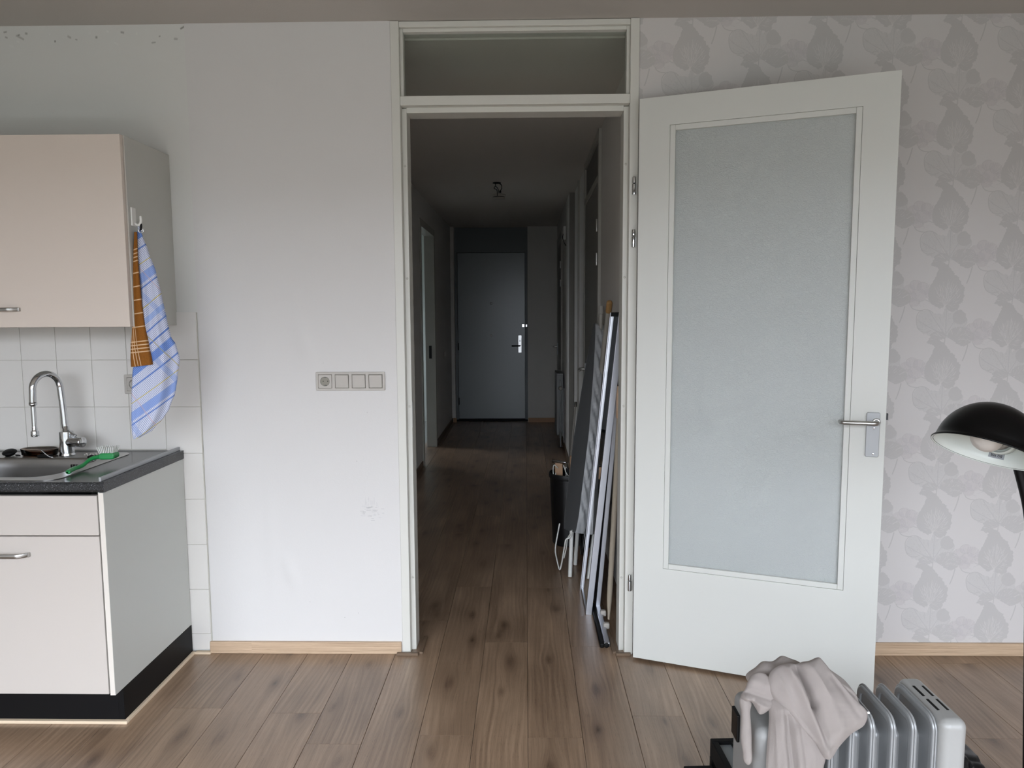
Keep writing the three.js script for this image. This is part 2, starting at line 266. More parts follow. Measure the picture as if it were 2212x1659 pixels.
// floor
{
  const fl = sgroup('floor', 'grey brown oak laminate floor of long planks');
  mesh('subfloor', [bx(-3.4, 3.4, -0.2, -0.012, -0.06, ZW + 0.3), bx(-3.6, 0.9, -0.2, -0.012, -7.2, -0.06)], M('#3a2e25', 0.8), fl);
  const PW = 0.1915, PL = 1.38, X0 = 0.003;
  const geos = new Map();
  function plankGeo(l, shift, flip) {
    const key = l.toFixed(3) + '|' + shift + '|' + flip; if (geos.has(key)) return geos.get(key);
    const w = PW - 0.0012, b = 0.0009, t = 0.012, L = l - 0.0012, P = [], U = [], N = [];
    const quad = (a, bb, c, d, n) => { for (const q of [a, bb, c, a, c, d]) { P.push(...q); N.push(...n); U.push((q[0] + w / 2) / w * (flip ? -1 : 1), (q[2] + shift) / PL); } };
    const x0 = -w / 2, x1 = w / 2, z0 = 0, z1 = L;
    quad([x0 + b, 0, z1], [x1 - b, 0, z1], [x1 - b, 0, z0], [x0 + b, 0, z0], [0, 1, 0]);
    quad([x0, -b, z1], [x0 + b, 0, z1], [x0 + b, 0, z0], [x0, -b, z0], [-0.7, 0.7, 0]); quad([x1 - b, 0, z1], [x1, -b, z1], [x1, -b, z0], [x1 - b, 0, z0], [0.7, 0.7, 0]);
    quad([x0, -t, z1], [x0, -b, z1], [x0, -b, z0], [x0, -t, z0], [-1, 0, 0]); quad([x1, -b, z1], [x1, -t, z1], [x1, -t, z0], [x1, -b, z0], [1, 0, 0]);
    quad([x0, -t, z1], [x1, -t, z1], [x1 - b, 0, z1], [x0 + b, 0, z1], [0, 0, 1]); quad([x0 + b, 0, z0], [x1 - b, 0, z0], [x1, -t, z0], [x0, -t, z0], [0, 0, -1]);
    const g = new THREE.BufferGeometry(); g.setAttribute('position', new THREE.Float32BufferAttribute(P, 3)); g.setAttribute('normal', new THREE.Float32BufferAttribute(N, 3)); g.setAttribute('uv', new THREE.Float32BufferAttribute(U, 2));
    geos.set(key, g); return g;
  }
  const ends = { '-2': 0.62, '0': 0.63, '2': 0.49, '1': -0.06, '-7': 0.455, '-1': 1.28, '-3': 1.05, '3': 1.1 };
  function column(k, za, zb) {                                   // planks from za up to zb
    let e = ends[k] ?? rr(0, PL); while (e > za) e -= PL;
    for (let z = e; z < zb - 0.01; z += PL) {
      const a = Math.max(z, za), b = Math.min(z + PL, zb); if (b - a < 0.02) continue;
      const m = mesh('plank', plankGeo(Math.round((b - a) * 1000) / 1000, Math.round((a - z) * 1000) / 1000, rnd() > 0.5), plankMats[Math.floor(rnd() * plankMats.length)], fl);
      m.position.set(X0 + (k + 0.5) * PW, 0, a);
    }
  }
  for (let k = -17; k <= 15; k++) { const x = X0 + k * PW; if (k >= -5 && k <= 2) column(k, -6.83, ZW); else { column(k, -0.02, ZW); if (x > -1.2 && x < 0.48) column(k, -6.83, -0.12); } }
  // tiled floor of the side room behind the hall doorway
  mesh('stone_floor', bx(-3.6, -1.0, -0.012, -0.001, -7.0, -3.0), M('#8a8d8c', 0.35), fl);
}
// back wall pieces (face at z = 0)
{
  const wl = sgroup('wall_kitchen', 'pale painted wall with a tiled splashback above the worktop');
  const g = boxUV(new THREE.BoxGeometry(2.0, CEIL, 0.12).translate(-2.372, CEIL / 2, -0.06)); { const uv = g.attributes.uv; for (let i = 0; i < uv.count; i++) uv.setXY(i, (uv.getX(i) + 3.372) / 2, uv.getY(i) / CEIL); }
  mesh('plaster', g, mat.kitchen, wl);
  mesh('grout', [bx(-3.3, -1.378, 0.9, 1.4835, 0, 0.0042), bx(-1.5, -1.378, 0.014, 0.91, 0, 0.0042)], mat.grout, wl);
  const geo = new Map(); const tile = (x0, x1, y0, y1) => {
    const w = x1 - x0 - 0.0022, h = y1 - y0 - 0.0022, key = w.toFixed(4) + h.toFixed(4); if (!geo.has(key)) geo.set(key, ext(rrect(w, h, 0.002), 0.006, 0.0012, 2));
    const m = mesh('tile', geo.get(key), mat.tile, wl); m.position.set((x0 + x1) / 2, (y0 + y1) / 2, 0.0015); m.rotation.set(rr(-0.002, 0.002), rr(-0.002, 0.002), 0);
  };
  const xs = [-2.434, -2.284, -2.134, -1.984, -1.834, -1.684, -1.532, -1.38], ys = [0.014, 0.086, 0.286, 0.486, 0.686, 0.886, 1.086, 1.286, 1.486];
  for (let j = 0; j < ys.length - 1; j++) for (let i = 0; i < xs.length - 1; i++) { if (ys[j + 1] < 0.9 && xs[i + 1] < -1.45) continue; tile(xs[i], xs[i + 1], ys[j] < 0.89 && ys[j] > 0.8 && xs[i + 1] < -1.45 ? 0.903 : ys[j], ys[j + 1]); }
  // middle stretch, papered, with small bulges in the paper
  const bulge = (x, y) => { const b = (cx, cy, sx, sy, a, rot = 0) => { const dx = x - cx, dy = y - cy, c = Math.cos(rot), s = Math.sin(rot), u = (dx * c + dy * s) / sx, v = (-dx * s + dy * c) / sy; return a * Math.exp(-u * u - v * v); }; return b(-0.93, 1.36, 0.03, 0.11, 0.006, 0.25) + b(-1.10, 0.5, 0.028, 0.2, 0.004) + b(-1.02, 0.36, 0.028, 0.08, 0.005, 0.3) + b(-1.12, 1.35, 0.06, 0.25, 0.004); };
  const ms = surf((u, v) => { const x = lerp(-1.374, -0.541, u), y = v * CEIL; return [x, y, 0.004 + bulge(x, y) * smooth(0, 0.05, u) * smooth(1, 0.95, u), u, v]; }, 90, 260);
  const wm = sgroup('wall_middle', 'white papered wall between the kitchen and the hall doorway');
  mesh('wallpaper_face', ms, mat.middle, wm); mesh('wall_core', bx(-1.374, -0.541, 0, CEIL, -0.12, 0.0035), mat.roomwall, wm);
  struct('wall_right_of_door', bx(0.457, 3.3, 0, CEIL, -0.12, 0), mat.paper, 'wall with grey leaf wallpaper behind the open glazed door');
  // other room walls, outside the frame
  struct('wall_left', bx(-3.5, -3.3, 0, CEIL, -0.12, ZW + 0.2), mat.farwall, 'plain left wall of the living room');
  struct('wall_right', bx(3.2, 3.4, 0, CEIL, -0.12, ZW + 0.2), mat.farwall, 'plain right wall of the living room');
  const y0 = 0.3, y1 = 2.36, xa = -3.1, xb = 2.95;
  struct('wall_window', [bx(-3.4, xa, 0, CEIL, ZW, ZW + 0.2), bx(xb, 3.3, 0, CEIL, ZW, ZW + 0.2), bx(xa, xb, 0, y0, ZW, ZW + 0.2), bx(xa, xb, y1, CEIL, ZW, ZW + 0.2)], mat.farwall, 'window wall of the living room');
  const wf = sgroup('window_1', 'wide living room window with white frames');
  for (const x of [xa + 0.03, -1.2, 0.6, xb - 0.03]) mesh('mullion', bx(x - 0.03, x + 0.03, y0, y1, ZW + 0.05, ZW + 0.13, 0.004), mat.white, wf);
  for (const y of [y0 + 0.03, y1 - 0.03]) mesh('rail', bx(xa + 0.06, xb - 0.06, y - 0.03, y + 0.03, ZW + 0.055, ZW + 0.125, 0.004), mat.white, wf);
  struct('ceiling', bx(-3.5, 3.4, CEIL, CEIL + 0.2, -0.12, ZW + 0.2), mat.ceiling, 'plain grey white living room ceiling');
}
// hall
{
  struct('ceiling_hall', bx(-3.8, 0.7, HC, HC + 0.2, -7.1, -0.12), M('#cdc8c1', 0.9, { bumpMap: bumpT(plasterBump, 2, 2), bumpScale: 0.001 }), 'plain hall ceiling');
  struct('wall_hall_right', [bx(HX1, 0.62, 0, HC, ZJ, -0.12), bx(HXJ, 0.62, 0, HC, -6.9, ZJ - 0.02)], mat.hallwall, 'right wall of the hall');
  struct('trim_6', bx(HXJ - 0.001, 0.5, 0, HC - 0.001, ZJ - 0.02, ZJ, 0.002), M('#86837d', 0.6), 'grey corner board where the right hall wall steps forward');
  struct('trim_7', bx(HX1 - 0.016, HX1 + 0.01, 0, HC - 0.002, -3.41, -3.36, 0.003), mat.hallpaint, 'narrow upright post on the right hall wall');
  const d0 = -4.92, d1 = -3.87;
  struct('wall_hall_left', [bx(-1.10, HX0, 0, HC, d1, -0.12), bx(-1.10, HX0, 0, HC, -6.9, d0), bx(-1.10, HX0, 2.36, HC, d0, d1)], mat.hallwall, 'left wall of the hall with a dark open doorway');
  struct('wall_hall_near', [bx(-1.13, -0.545, 0, HC, -0.24, -0.12)], mat.hallwall, 'hall side of the living room wall');
  struct('wall_far', [bx(0.025, HXJ + 0.1, 0, HC, -6.9, ZF), bx(HX0 - 0.1, -0.955, 0, HC, -6.9, ZF), bx(-0.955, 0.025, 2.31, HC, -6.95, -6.835)], [mat.hallwall][0], 'end wall of the hall beside the grey front door');
  // side room behind the left doorway: daylight comes through its own window
  const sx0 = -3.5;
  struct('wall_side_room', [bx(sx0 - 0.1, sx0, 0, 0.9, -6.9, -3.0), bx(sx0 - 0.1, sx0, 2.2, HC, -6.9, -3.0), bx(sx0 - 0.1, sx0, 0.9, 2.2, -6.9, -6.2), bx(sx0 - 0.1, sx0, 0.9, 2.2, -5.2, -3.0), bx(sx0, -1.10, 0, HC, -6.9, -6.75), bx(sx0, -1.10, 0, HC, -3.0, -2.85)], M('#c3cac6', 0.6), 'pale walls of the side room seen through the hall doorway');
  // baseboards
  struct('baseboard_hall_left', [bx(HX0, HX0 + 0.012, 0, 0.06, d1 + 0.06, -0.25, 0.003), bx(HX0, HX0 + 0.012, 0, 0.06, ZF, d0 - 0.04, 0.003)], mat.darkoak, 'dark wood skirting along the left hall wall');
  struct('baseboard_hall_right', [bx(HX1 - 0.012, HX1, 0, 0.06, -1.5, -0.14, 0.003), bx(HX1 - 0.012, HX1, 0, 0.06, -3.3, -2.75, 0.003), bx(HXJ - 0.012, HXJ, 0, 0.06, -5.2, ZJ, 0.003)], mat.darkoak, 'dark wood skirting along the right hall wall');
  struct('baseboard_far', [bx(0.03, HXJ - 0.012, 0, 0.06, ZF, ZF + 0.013, 0.003), bx(-0.985, -0.94, 0, 0.06, ZF, ZF + 0.013, 0.003)], mat.wood, 'wood skirting at the end of the hall');
}
// baseboards of the room
struct('baseboard_middle', bx(-1.384, -0.545, 0, 0.053, 0.004, 0.017, 0.0025), mat.oak, 'light oak skirting board below the white wall');
struct('baseboard_right', bx(0.47, 3.2, 0, 0.056, 0, 0.013, 0.0025), mat.oak, 'light oak skirting board below the leaf wallpaper');
// trim lath round the kitchen plinth and small pieces at the frame feet
struct('trim_1', [bx(-3.3, -1.447, 0, 0.012, 0.5505, 0.566, 0.002), bx(-1.4605, -1.447, 0, 0.012, 0.02, 0.5502, 0.002), bx(-1.447, -1.378, 0, 0.01, 0.0085, 0.028, 0.002)], mat.oakEdge, 'thin wood lath along the foot of the kitchen unit');
struct('trim_2', [bx(-0.563, -0.47, 0, 0.012, 0.0185, 0.034, 0.002), bx(-0.468, -0.452, 0, 0.012, -0.14, 0.018, 0.002)], mat.darkoak, 'short wood floor laths at the left foot of the door frame');
struct('trim_3', [bx(0.385, 0.448, 0, 0.012, 0.012, 0.027, 0.002), bx(0.372, 0.388, 0, 0.012, -0.14, 0.01, 0.002)], mat.darkoak, 'short wood floor laths at the right foot of the door frame');
// exterior ground
struct('balcony_floor', bx(-3.6, 3.4, -0.25, -0.06, ZW + 0.3, ZW + 1.7), M('#aaa8a2', 0.9), 'concrete balcony floor outside the living room window');
struct('apartment_block', [bx(-70, -6, -6, 4.1, 36, 46), bx(-70, -5.8, 4.1, 4.4, 35.7, 46.3), bx(6.5, 70, -6, 4.1, 36, 46), bx(6.3, 70, 4.1, 4.4, 35.7, 46.3)], M('#77736d', 0.9), 'grey apartment blocks across the street with a gap between them');
struct('ground', bx(-80, 80, -6.4, -6, -80, 80), M('#3d4236', 0.95), 'grass and paving far below the windows');
// ---------------------------------------------------------------- door frame with transom light
{
  const f = sgroup('trim_4', 'white wooden door frame with a glazed transom light');
  const zb = -0.12;
  mesh('casing', bx(-0.541, -0.506, 0, CEIL - 0.002, zb, 0.010, 0.002), mat.white, f); mesh('casing', bx(0.422, 0.457, 0, CEIL - 0.002, zb, 0.010, 0.002), mat.white, f);
  // jamb stops: a step back from the casing
  mesh('jamb_stop', bx(-0.506, -0.486, 0, 2.31, zb, -0.028, 0.002), mat.white, f); mesh('jamb_stop', bx(0.402, 0.422, 0, 2.31, zb, -0.028, 0.002), mat.white, f);
  mesh('head', bx(-0.506, 0.422, 2.618, 2.640, zb, 0.004, 0.002), mat.white, f);
  mesh('transom_bar', bx(-0.506, 0.422, 2.313, 2.350, zb, 0.006, 0.002), mat.white, f);
  mesh('head_stop', bx(-0.486, 0.402, 2.292, 2.314, zb, -0.028, 0.002), mat.white, f);
  for (const [a, b] of [[-0.506, -0.493], [0.409, 0.422]]) mesh('glazing_bead', bx(a, b, 2.350, 2.618, -0.06, -0.012, 0.002), mat.white, f);
  mesh('glazing_bead', bx(-0.493, 0.409, 2.604, 2.618, -0.06, -0.012, 0.002), mat.white, f);
  mesh('transom_pane', bx(-0.496, 0.412, 2.347, 2.609, -0.040, -0.036), mat.glassClear, f);
  for (const y of [1.985, 1.775, 0.325]) {
    const t = new THREE.Group(); t.name = 'hinge'; t.position.set(0.440, y, 0.021); f.add(t);
    mesh('knuckle', rod([0, -0.036, 0], [0, 0.008, 0], 0.0075, 0.0075, 18), mat.chrome, t); mesh('knuckle', rod([0, 0.0105, 0], [0, 0.036, 0], 0.0075, 0.0065, 18), mat.chrome, t);
    mesh('pin', rod([0, -0.03, 0], [0, 0.03, 0], 0.004, 0.004, 10), mat.black, t); mesh('wing', bx(-0.002, 0.012, -0.034, 0.006, -0.010, -0.004), mat.satin, t);
  }
  const lk = mesh('strike_plate', bx(-0.4862, -0.4848, 0.99, 1.10, -0.05, -0.035), mat.satin, f); lk.userData.label = 'steel strike plate';
  for (const [y, s] of [[2.08, 1], [1.62, 1], [1.08, 1], [0.33, 1]]) for (const x of [-0.496, 0.412]) mesh('screw_cap', rod([x, y, -0.029], [x, y, -0.0265], 0.005, 0.0045, 12), M('#c2c0b8', 0.5), f);
}
// ---------------------------------------------------------------- open glazed door
{
  const d = sgroup('door_1', 'white door with a large patterned glass pane standing open against the wallpaper');
  d.position.set(0.448, 0, 0.058); d.rotation.y = -THREE.MathUtils.degToRad(20);
  const L = 0.925, T = 0.04, yb = 0.012, yt = 2.314, gx0 = 0.125, gx1 = 0.806, gy0 = 0.416, gy1 = 2.203;
  const sh = new THREE.Shape(); sh.moveTo(0.004, yb); sh.lineTo(L, yb); sh.lineTo(L, yt); sh.lineTo(0.004, yt); sh.closePath();
  const ho = new THREE.Path(); ho.moveTo(gx0, gy0); ho.lineTo(gx0, gy1); ho.lineTo(gx1, gy1); ho.lineTo(gx1, gy0); ho.closePath(); sh.holes.push(ho);
  mesh('leaf', ext(sh, T, 0.0012, 2).translate(0, 0, -T), mat.whiteDoor, d);
  const b = 0.021, zf = -0.0025, zr = -0.016;
  for (const [x0, x1, y0, y1] of [[gx0 + 0.0004, gx0 + b, gy0 + 0.0004, gy1 - 0.0004], [gx1 - b, gx1 - 0.0004, gy0 + 0.0004, gy1 - 0.0004], [gx0 + b, gx1 - b, gy0 + 0.0004, gy0 + b], [gx0 + b, gx1 - b, gy1 - b, gy1 - 0.0004]]) {
    mesh('glazing_bead', bx(x0, x1, y0, y1, zr, zf, 0.002), mat.whiteDoor, d); mesh('glazing_bead', bx(x0, x1, y0, y1, -0.0375, -0.024, 0.002), mat.whiteDoor, d);
  }
  mesh('glass_pane', boxUV(new THREE.BoxGeometry(gx1 - gx0 - 0.01, gy1 - gy0 - 0.01, 0.005).translate((gx0 + gx1) / 2, (gy0 + gy1) / 2, -0.020)), mat.glassDoor, d);
  const h = new THREE.Group(); h.name = 'door_handle'; d.add(h);
  const pl = ext(rrect(0.045, 0.166, 0.006), 0.008, 0.002, 6); pl.translate(0.8825, 1.022, 0); mesh('back_plate', pl, mat.aluPaint, h);
  mesh('lever', tube([[0.893, 1.070, 0.008], [0.893, 1.070, 0.035], [0.889, 1.070, 0.046], [0.878, 1.070, 0.052], [0.84, 1.070, 0.053], [0.79, 1.069, 0.053], [0.778, 1.069, 0.050], [0.772, 1.069, 0.040], [0.772, 1.069, 0.022]], 0.0085, 60, 14), mat.satin, h);
  mesh('rosette', rod([0.893, 1.07, 0.007], [0.893, 1.07, 0.012], 0.014, 0.012, 24), mat.satin, h);
  for (const y of [1.047, 0.951]) mesh('screw', rod([0.8865, y, 0.007], [0.8865, y, 0.0098], 0.0045, 0.0038, 14), mat.chrome, h);
  mesh('latch_bolt', bx(L - 0.004, L + 0.008, 1.077, 1.1, -0.028, -0.012, 0.001), M('#3b3b3d', 0.4, { metalness: 0.7 }), d);
  mesh('edge_plate', bx(L - 0.001, L + 0.0012, 0.98, 1.16, -0.030, -0.010), mat.satin, d);
}
// ---------------------------------------------------------------- sockets and switches
function socketInsert(parent, x, y, z, s = 1) {
  const w = 0.0555 * s;
  mesh('socket_insert', (() => { const sh = rrect(w, w, 0.003), h = new THREE.Path(); h.absarc(0, 0, 0.0195 * s, 0, Math.PI * 2, true); sh.holes.push(h); return ext(sh, 0.004, 0.0008, 24).translate(x, y, z); })(), mat.plastic, parent);
  mesh('socket_well', lathe([[0.0001, -0.004], [0.019 * s, -0.004], [0.0197 * s, 0.004], [0.0203 * s, 0.0045]], 32).rotateX(Math.PI / 2).translate(x, y, z), M('#aeaaa3', 0.45, { side: THREE.DoubleSide }), parent);
  for (const k of [-1, 1]) { mesh('pin_hole', rod([x + k * 0.0095 * s, y, z - 0.0041], [x + k * 0.0095 * s, y, z - 0.0034], 0.0027, 0.0027, 12), mat.rubber, parent); mesh('earth_clip', bx(x - 0.004, x + 0.004, y + k * 0.0175 - 0.0022, y + k * 0.0175 + 0.0022, z - 0.0036, z + 0.0035, 0.0006), M('#6b6966', 0.5), parent); }
}
{
  const t = thing('switch_panel', 'beige four gang wall plate with one socket and three rocker switches', 'wall switch', [-0.7375, 1.1925, 0.0042]);
  const sh = rrect(0.291, 0.0785, 0.004); for (let i = 0; i < 4; i++) { const x = -0.1065 + i * 0.071, h = new THREE.Path(); h.moveTo(x - 0.0285, -0.0285); h.lineTo(x - 0.0285, 0.0285); h.lineTo(x + 0.0285, 0.0285); h.lineTo(x + 0.0285, -0.0285); h.closePath(); sh.holes.push(h); }
  mesh('cover_frame', ext(sh, 0.009, 0.002, 6), mat.plastic, t);
  mesh('back_box', bx(-0.14, 0.14, -0.034, 0.034, 0, 0.002), M('#8f8b80', 0.6), t);
  socketInsert(t, -0.1065, 0, 0.0055);
  for (let i = 1; i < 4; i++) { const x = -0.1065 + i * 0.071, m = mesh('rocker', ext(rrect(0.054, 0.054, 0.0025), 0.006, 0.0012, 4).rotateX(0.05).translate(x, 0, 0.0045), mat.plastic, t); m.name = 'rocker'; }
}
{
  const t = thing('wall_socket', 'beige single socket on the splashback half hidden by the hanging towels', 'socket', [-1.655, 1.1835, 0.0076]);
  const sh = rrect(0.081, 0.081, 0.004), h = new THREE.Path(); h.moveTo(-0.0285, -0.0285); h.lineTo(-0.0285, 0.0285); h.lineTo(0.0285, 0.0285); h.lineTo(0.0285, -0.0285); h.closePath(); sh.holes.push(h);
  mesh('cover_frame', ext(sh, 0.009, 0.002, 6), mat.plastic, t); socketInsert(t, 0, 0, 0.0055);
}
{
  const t = thing('wall_socket', 'double socket plate on the leaf wallpaper, blurred behind the frosted door pane', 'socket', [0.70, 1.03, 0]);
  mesh('cover_frame', bx(-0.076, 0.076, -0.041, 0.041, 0, 0.01, 0.004), mat.plastic, t); for (const k of [-1, 1]) mesh('socket_well', lathe([[0.0001, 0], [0.031, 0], [0.032, 0.004], [0.0001, 0.0042]], 28).rotateX(Math.PI / 2).translate(k * 0.036, 0, 0.009), M('#23231c', 0.6), t);
}
// ---------------------------------------------------------------- kitchen
function barHandle(parent, x0, x1, y, z, hh = 0.016) {
  const n = 28, s = surf((u, v) => { const x = lerp(x0, x1, u), e = Math.min(u, 1 - u) * (x1 - x0), out = 0.028 * Math.pow(smooth(-0.004, 0.03, e), 0.7), a = v * Math.PI * 2; return [x, y + Math.sin(a) * hh / 2, z + out + Math.cos(a) * 0.0025 - 0.0015]; }, n, 10, false);
  const caps = [x0, x1].map((x) => bx(x - 0.003, x + 0.003, y - hh / 2, y + hh / 2, z - 0.001, z + 0.012, 0.002));
  return mesh('handle', [s, ...caps], mat.satin, parent);
}
{
  const t = thing('base_cabinet', 'cream kitchen base unit with a drawer front above a door and black plinth', 'cabinet', [0, 0, 0]);
  mesh('carcass', [bx(-3.2, -1.482, 0.128, 0.144, 0.012, 0.575), bx(-3.2, -1.482, 0.144, 0.862, 0.012, 0.02), bx(-3.2, -3.184, 0.144, 0.862, 0.02, 0.575), bx(-2.302, -2.286, 0.144, 0.74, 0.02, 0.575), bx(-1.495, -1.482, 0.144, 0.862, 0.02, 0.575)], mat.side, t);
  mesh('side_panel', bx(-1.4815, -1.463, 0.128, 0.8625, 0.012, 0.596, 0.001), mat.side, t);
  mesh('panel_edging', bx(-1.481, -1.4635, 0.1285, 0.862, 0.5962, 0.597), mat.edge, t);
  mesh('drawer_front', bx(-2.29, -1.4865, 0.712, 0.852, 0.578, 0.597, 0.0012), mat.cream, t);
  const d = mesh('door', bx(-2.29, -1.4865, 0.132, 0.7075, 0.578, 0.597, 0.0012), mat.cream, t); barHandle(d, -1.99, -1.735, 0.644, 0.597);
  const d2 = mesh('door', bx(-3.1, -2.294, 0.132, 0.852, 0.578, 0.597, 0.0012), mat.cream, t); barHandle(d2, -2.9, -2.64, 0.75, 0.597);
  mesh('plinth', [bx(-3.2, -1.4822, 0.0, 0.1272, 0.53, 0.55, 0.001), bx(-1.482, -1.4615, 0.0, 0.1272, 0.013, 0.55, 0.001)], mat.plinth, t);
}
const SX0 = -2.26, SX1 = -1.70, SZ0 = 0.175, SZ1 = 0.525;
{
  // worktop with a cut-out for the sink
  const sh = new THREE.Shape(); sh.moveTo(-3.2, -0.006); sh.lineTo(-1.4605, -0.006); sh.lineTo(-1.4605, -0.588); sh.lineTo(-3.2, -0.588); sh.closePath();
  const h = new THREE.Path(); h.moveTo(SX0 - 0.012, -SZ0 + 0.012); h.lineTo(SX1 + 0.012, -SZ0 + 0.012); h.lineTo(SX1 + 0.012, -SZ1 - 0.012); h.lineTo(SX0 - 0.012, -SZ1 - 0.012); h.closePath(); sh.holes.push(h);
  const top = boxUV(ext(sh, 0.0355, 0, 4).rotateX(-Math.PI / 2).translate(0, 0.8635, 0));
  const nose = boxUV(surf((u, v) => { const a = lerp(-Math.PI / 2, Math.PI / 2, v), r = 0.0095, yy = Math.sin(a) > 0 ? 0.899 - r + Math.sin(a) * r : 0.8635 + r + Math.sin(a) * r; return [lerp(-3.2, -1.4605, u), yy, 0.588 + Math.cos(a) * r]; }, 1, 18));
  const t = thing('worktop', 'dark grey speckled worktop with a bare metal strip along its open end', 'worktop');
  mesh('slab', [top, nose, boxUV(ext((() => { const s = new THREE.Shape(); s.moveTo(0.588, 0.8635); s.absarc(0.588, 0.8635 + 0.0095, 0.0095, -Math.PI / 2, 0); s.absarc(0.588, 0.899 - 0.0095, 0.0095, 0, Math.PI / 2); s.closePath(); return s; })(), 0.0005).rotateY(-Math.PI / 2).translate(-1.46, 0, 0))], mat.speck, t);
  mesh('edge_strip', bx(-1.4845, -1.476, 0.8992, 0.914, 0.004, 0.583, 0.001), mat.aluPaint, t);
}
{
  const t = thing('sink', 'brushed steel inset sink with a deep rounded bowl', 'sink');
  const rect = (x0, x1, z0, z1, r, n = 10) => { const p = []; const cs = [[x1 - r, z1 - r, 0], [x0 + r, z1 - r, 1], [x0 + r, z0 + r, 2], [x1 - r, z0 + r, 3]]; for (const [cx, cz, q] of cs) for (let k = 0; k <= n; k++) { const a = (q + k / n) * Math.PI / 2; p.push([cx + r * Math.cos(a), cz + r * Math.sin(a)]); } p.push(p[0]); return p; };
  const prof = [[-0.0, 0.9015, 0.085], [0.003, 0.9, 0.085], [0.007, 0.893, 0.08], [0.012, 0.86, 0.075], [0.02, 0.77, 0.07], [0.035, 0.752, 0.06], [0.07, 0.748, 0.045]];
  const rings = prof.map(([i, y, r]) => rect(SX0 + i, SX1 - i, SZ0 + i, SZ1 - i, r).map(([x, z]) => [x, y, z]));
  const n = rings[0].length - 1;
  const bowl = surf((u, v) => { const k = Math.min(Math.round(u * n), n), j = Math.round(v * (rings.length)); if (j === rings.length) return [(SX0 + SX1) / 2, 0.746, (SZ0 + SZ1) / 2]; return rings[j][k]; }, n, rings.length, true);
  mesh('bowl', bowl, M('#a2a1a0', 0.26, { metalness: 1, side: THREE.DoubleSide }), t);
  const fs = new THREE.Shape(), o = rect(-2.42, -1.645, 0.06, 0.572, 0.05).map(([x, z]) => new THREE.Vector2(x, -z)); fs.setFromPoints(o); fs.holes.push(new THREE.Path().setFromPoints(rect(SX0, SX1, SZ0, SZ1, 0.085).map(([x, z]) => new THREE.Vector2(x, -z)).reverse()));
  mesh('flange', ext(fs, 0.0022, 0.0007, 4).rotateX(-Math.PI / 2).translate(0, 0.8993, 0), mat.steel, t);
  for (let k = 0; k < 7; k++) if (k !== 3) mesh('overflow_slot', bx(-1.836 + k * 0.0105, -1.8305 + k * 0.0105, 0.845, 0.876, SZ0 + 0.0085, SZ0 + 0.0135, 0.001), mat.rubber, t); else mesh('overflow_screw', rod([-1.8015, 0.861, SZ0 + 0.008], [-1.8015, 0.861, SZ0 + 0.016], 0.004, 0.003, 12), mat.chrome, t);
}
{
  const t = thing('tap', 'chrome high arched mixer tap with a barrel lever behind the sink', 'tap');
  const x = -1.886, z = 0.125, y0 = 0.9015;
  mesh('body', lathe([[0.0001, 0], [0.030, 0], [0.030, 0.003], [0.027, 0.012], [0.0262, 0.06], [0.0262, 0.098], [0.024, 0.1], [0.0135, 0.1005], [0.0125, 0.122], [0.0001, 0.122]], 40).translate(x, y0, z), mat.chrome, t);
  mesh('lever_barrel', [rod([x + 0.012, y0 + 0.056, z + 0.002], [x + 0.086, y0 + 0.060, z + 0.03], 0.0215, 0.0215, 30), rod([x + 0.05, y0 + 0.083, z + 0.016], [x + 0.006, y0 + 0.1, z - 0.0], 0.006, 0.0085, 12)], mat.chrome, t);
  const arc = []; for (let k = 0; k <= 16; k++) { const a = k / 16 * Math.PI * 1.02; arc.push([x - 0.012 - 0.0 - 0.042 * (1 - Math.cos(a)) * 0.55, y0 + 0.278 + 0.062 * Math.sin(a), z + 0.05 * (1 - Math.cos(a))]); }
  mesh('spout', tube([[x - 0.002, y0 + 0.115, z], [x - 0.006, y0 + 0.2, z], ...arc, [x - 0.06, y0 + 0.235, z + 0.1]], 0.0128, 90, 20), mat.chrome, t);
  const hx = x - 0.06, hz = z + 0.1; const hp = [[0.0001, 0.232], [0.0145, 0.232], [0.0145, 0.222], [0.0105, 0.219]]; for (let k = 0; k < 15; k++) { hp.push([0.0078, 0.216 - k * 0.0056], [0.0098, 0.2135 - k * 0.0056]); } hp.push([0.0095, 0.13], [0.0105, 0.118], [0.0145, 0.116], [0.0145, 0.096], [0.012, 0.095], [0.0001, 0.097]);
  mesh('spray_hose', lathe(hp, 24).translate(hx, y0, hz), mat.chrome, t);
}
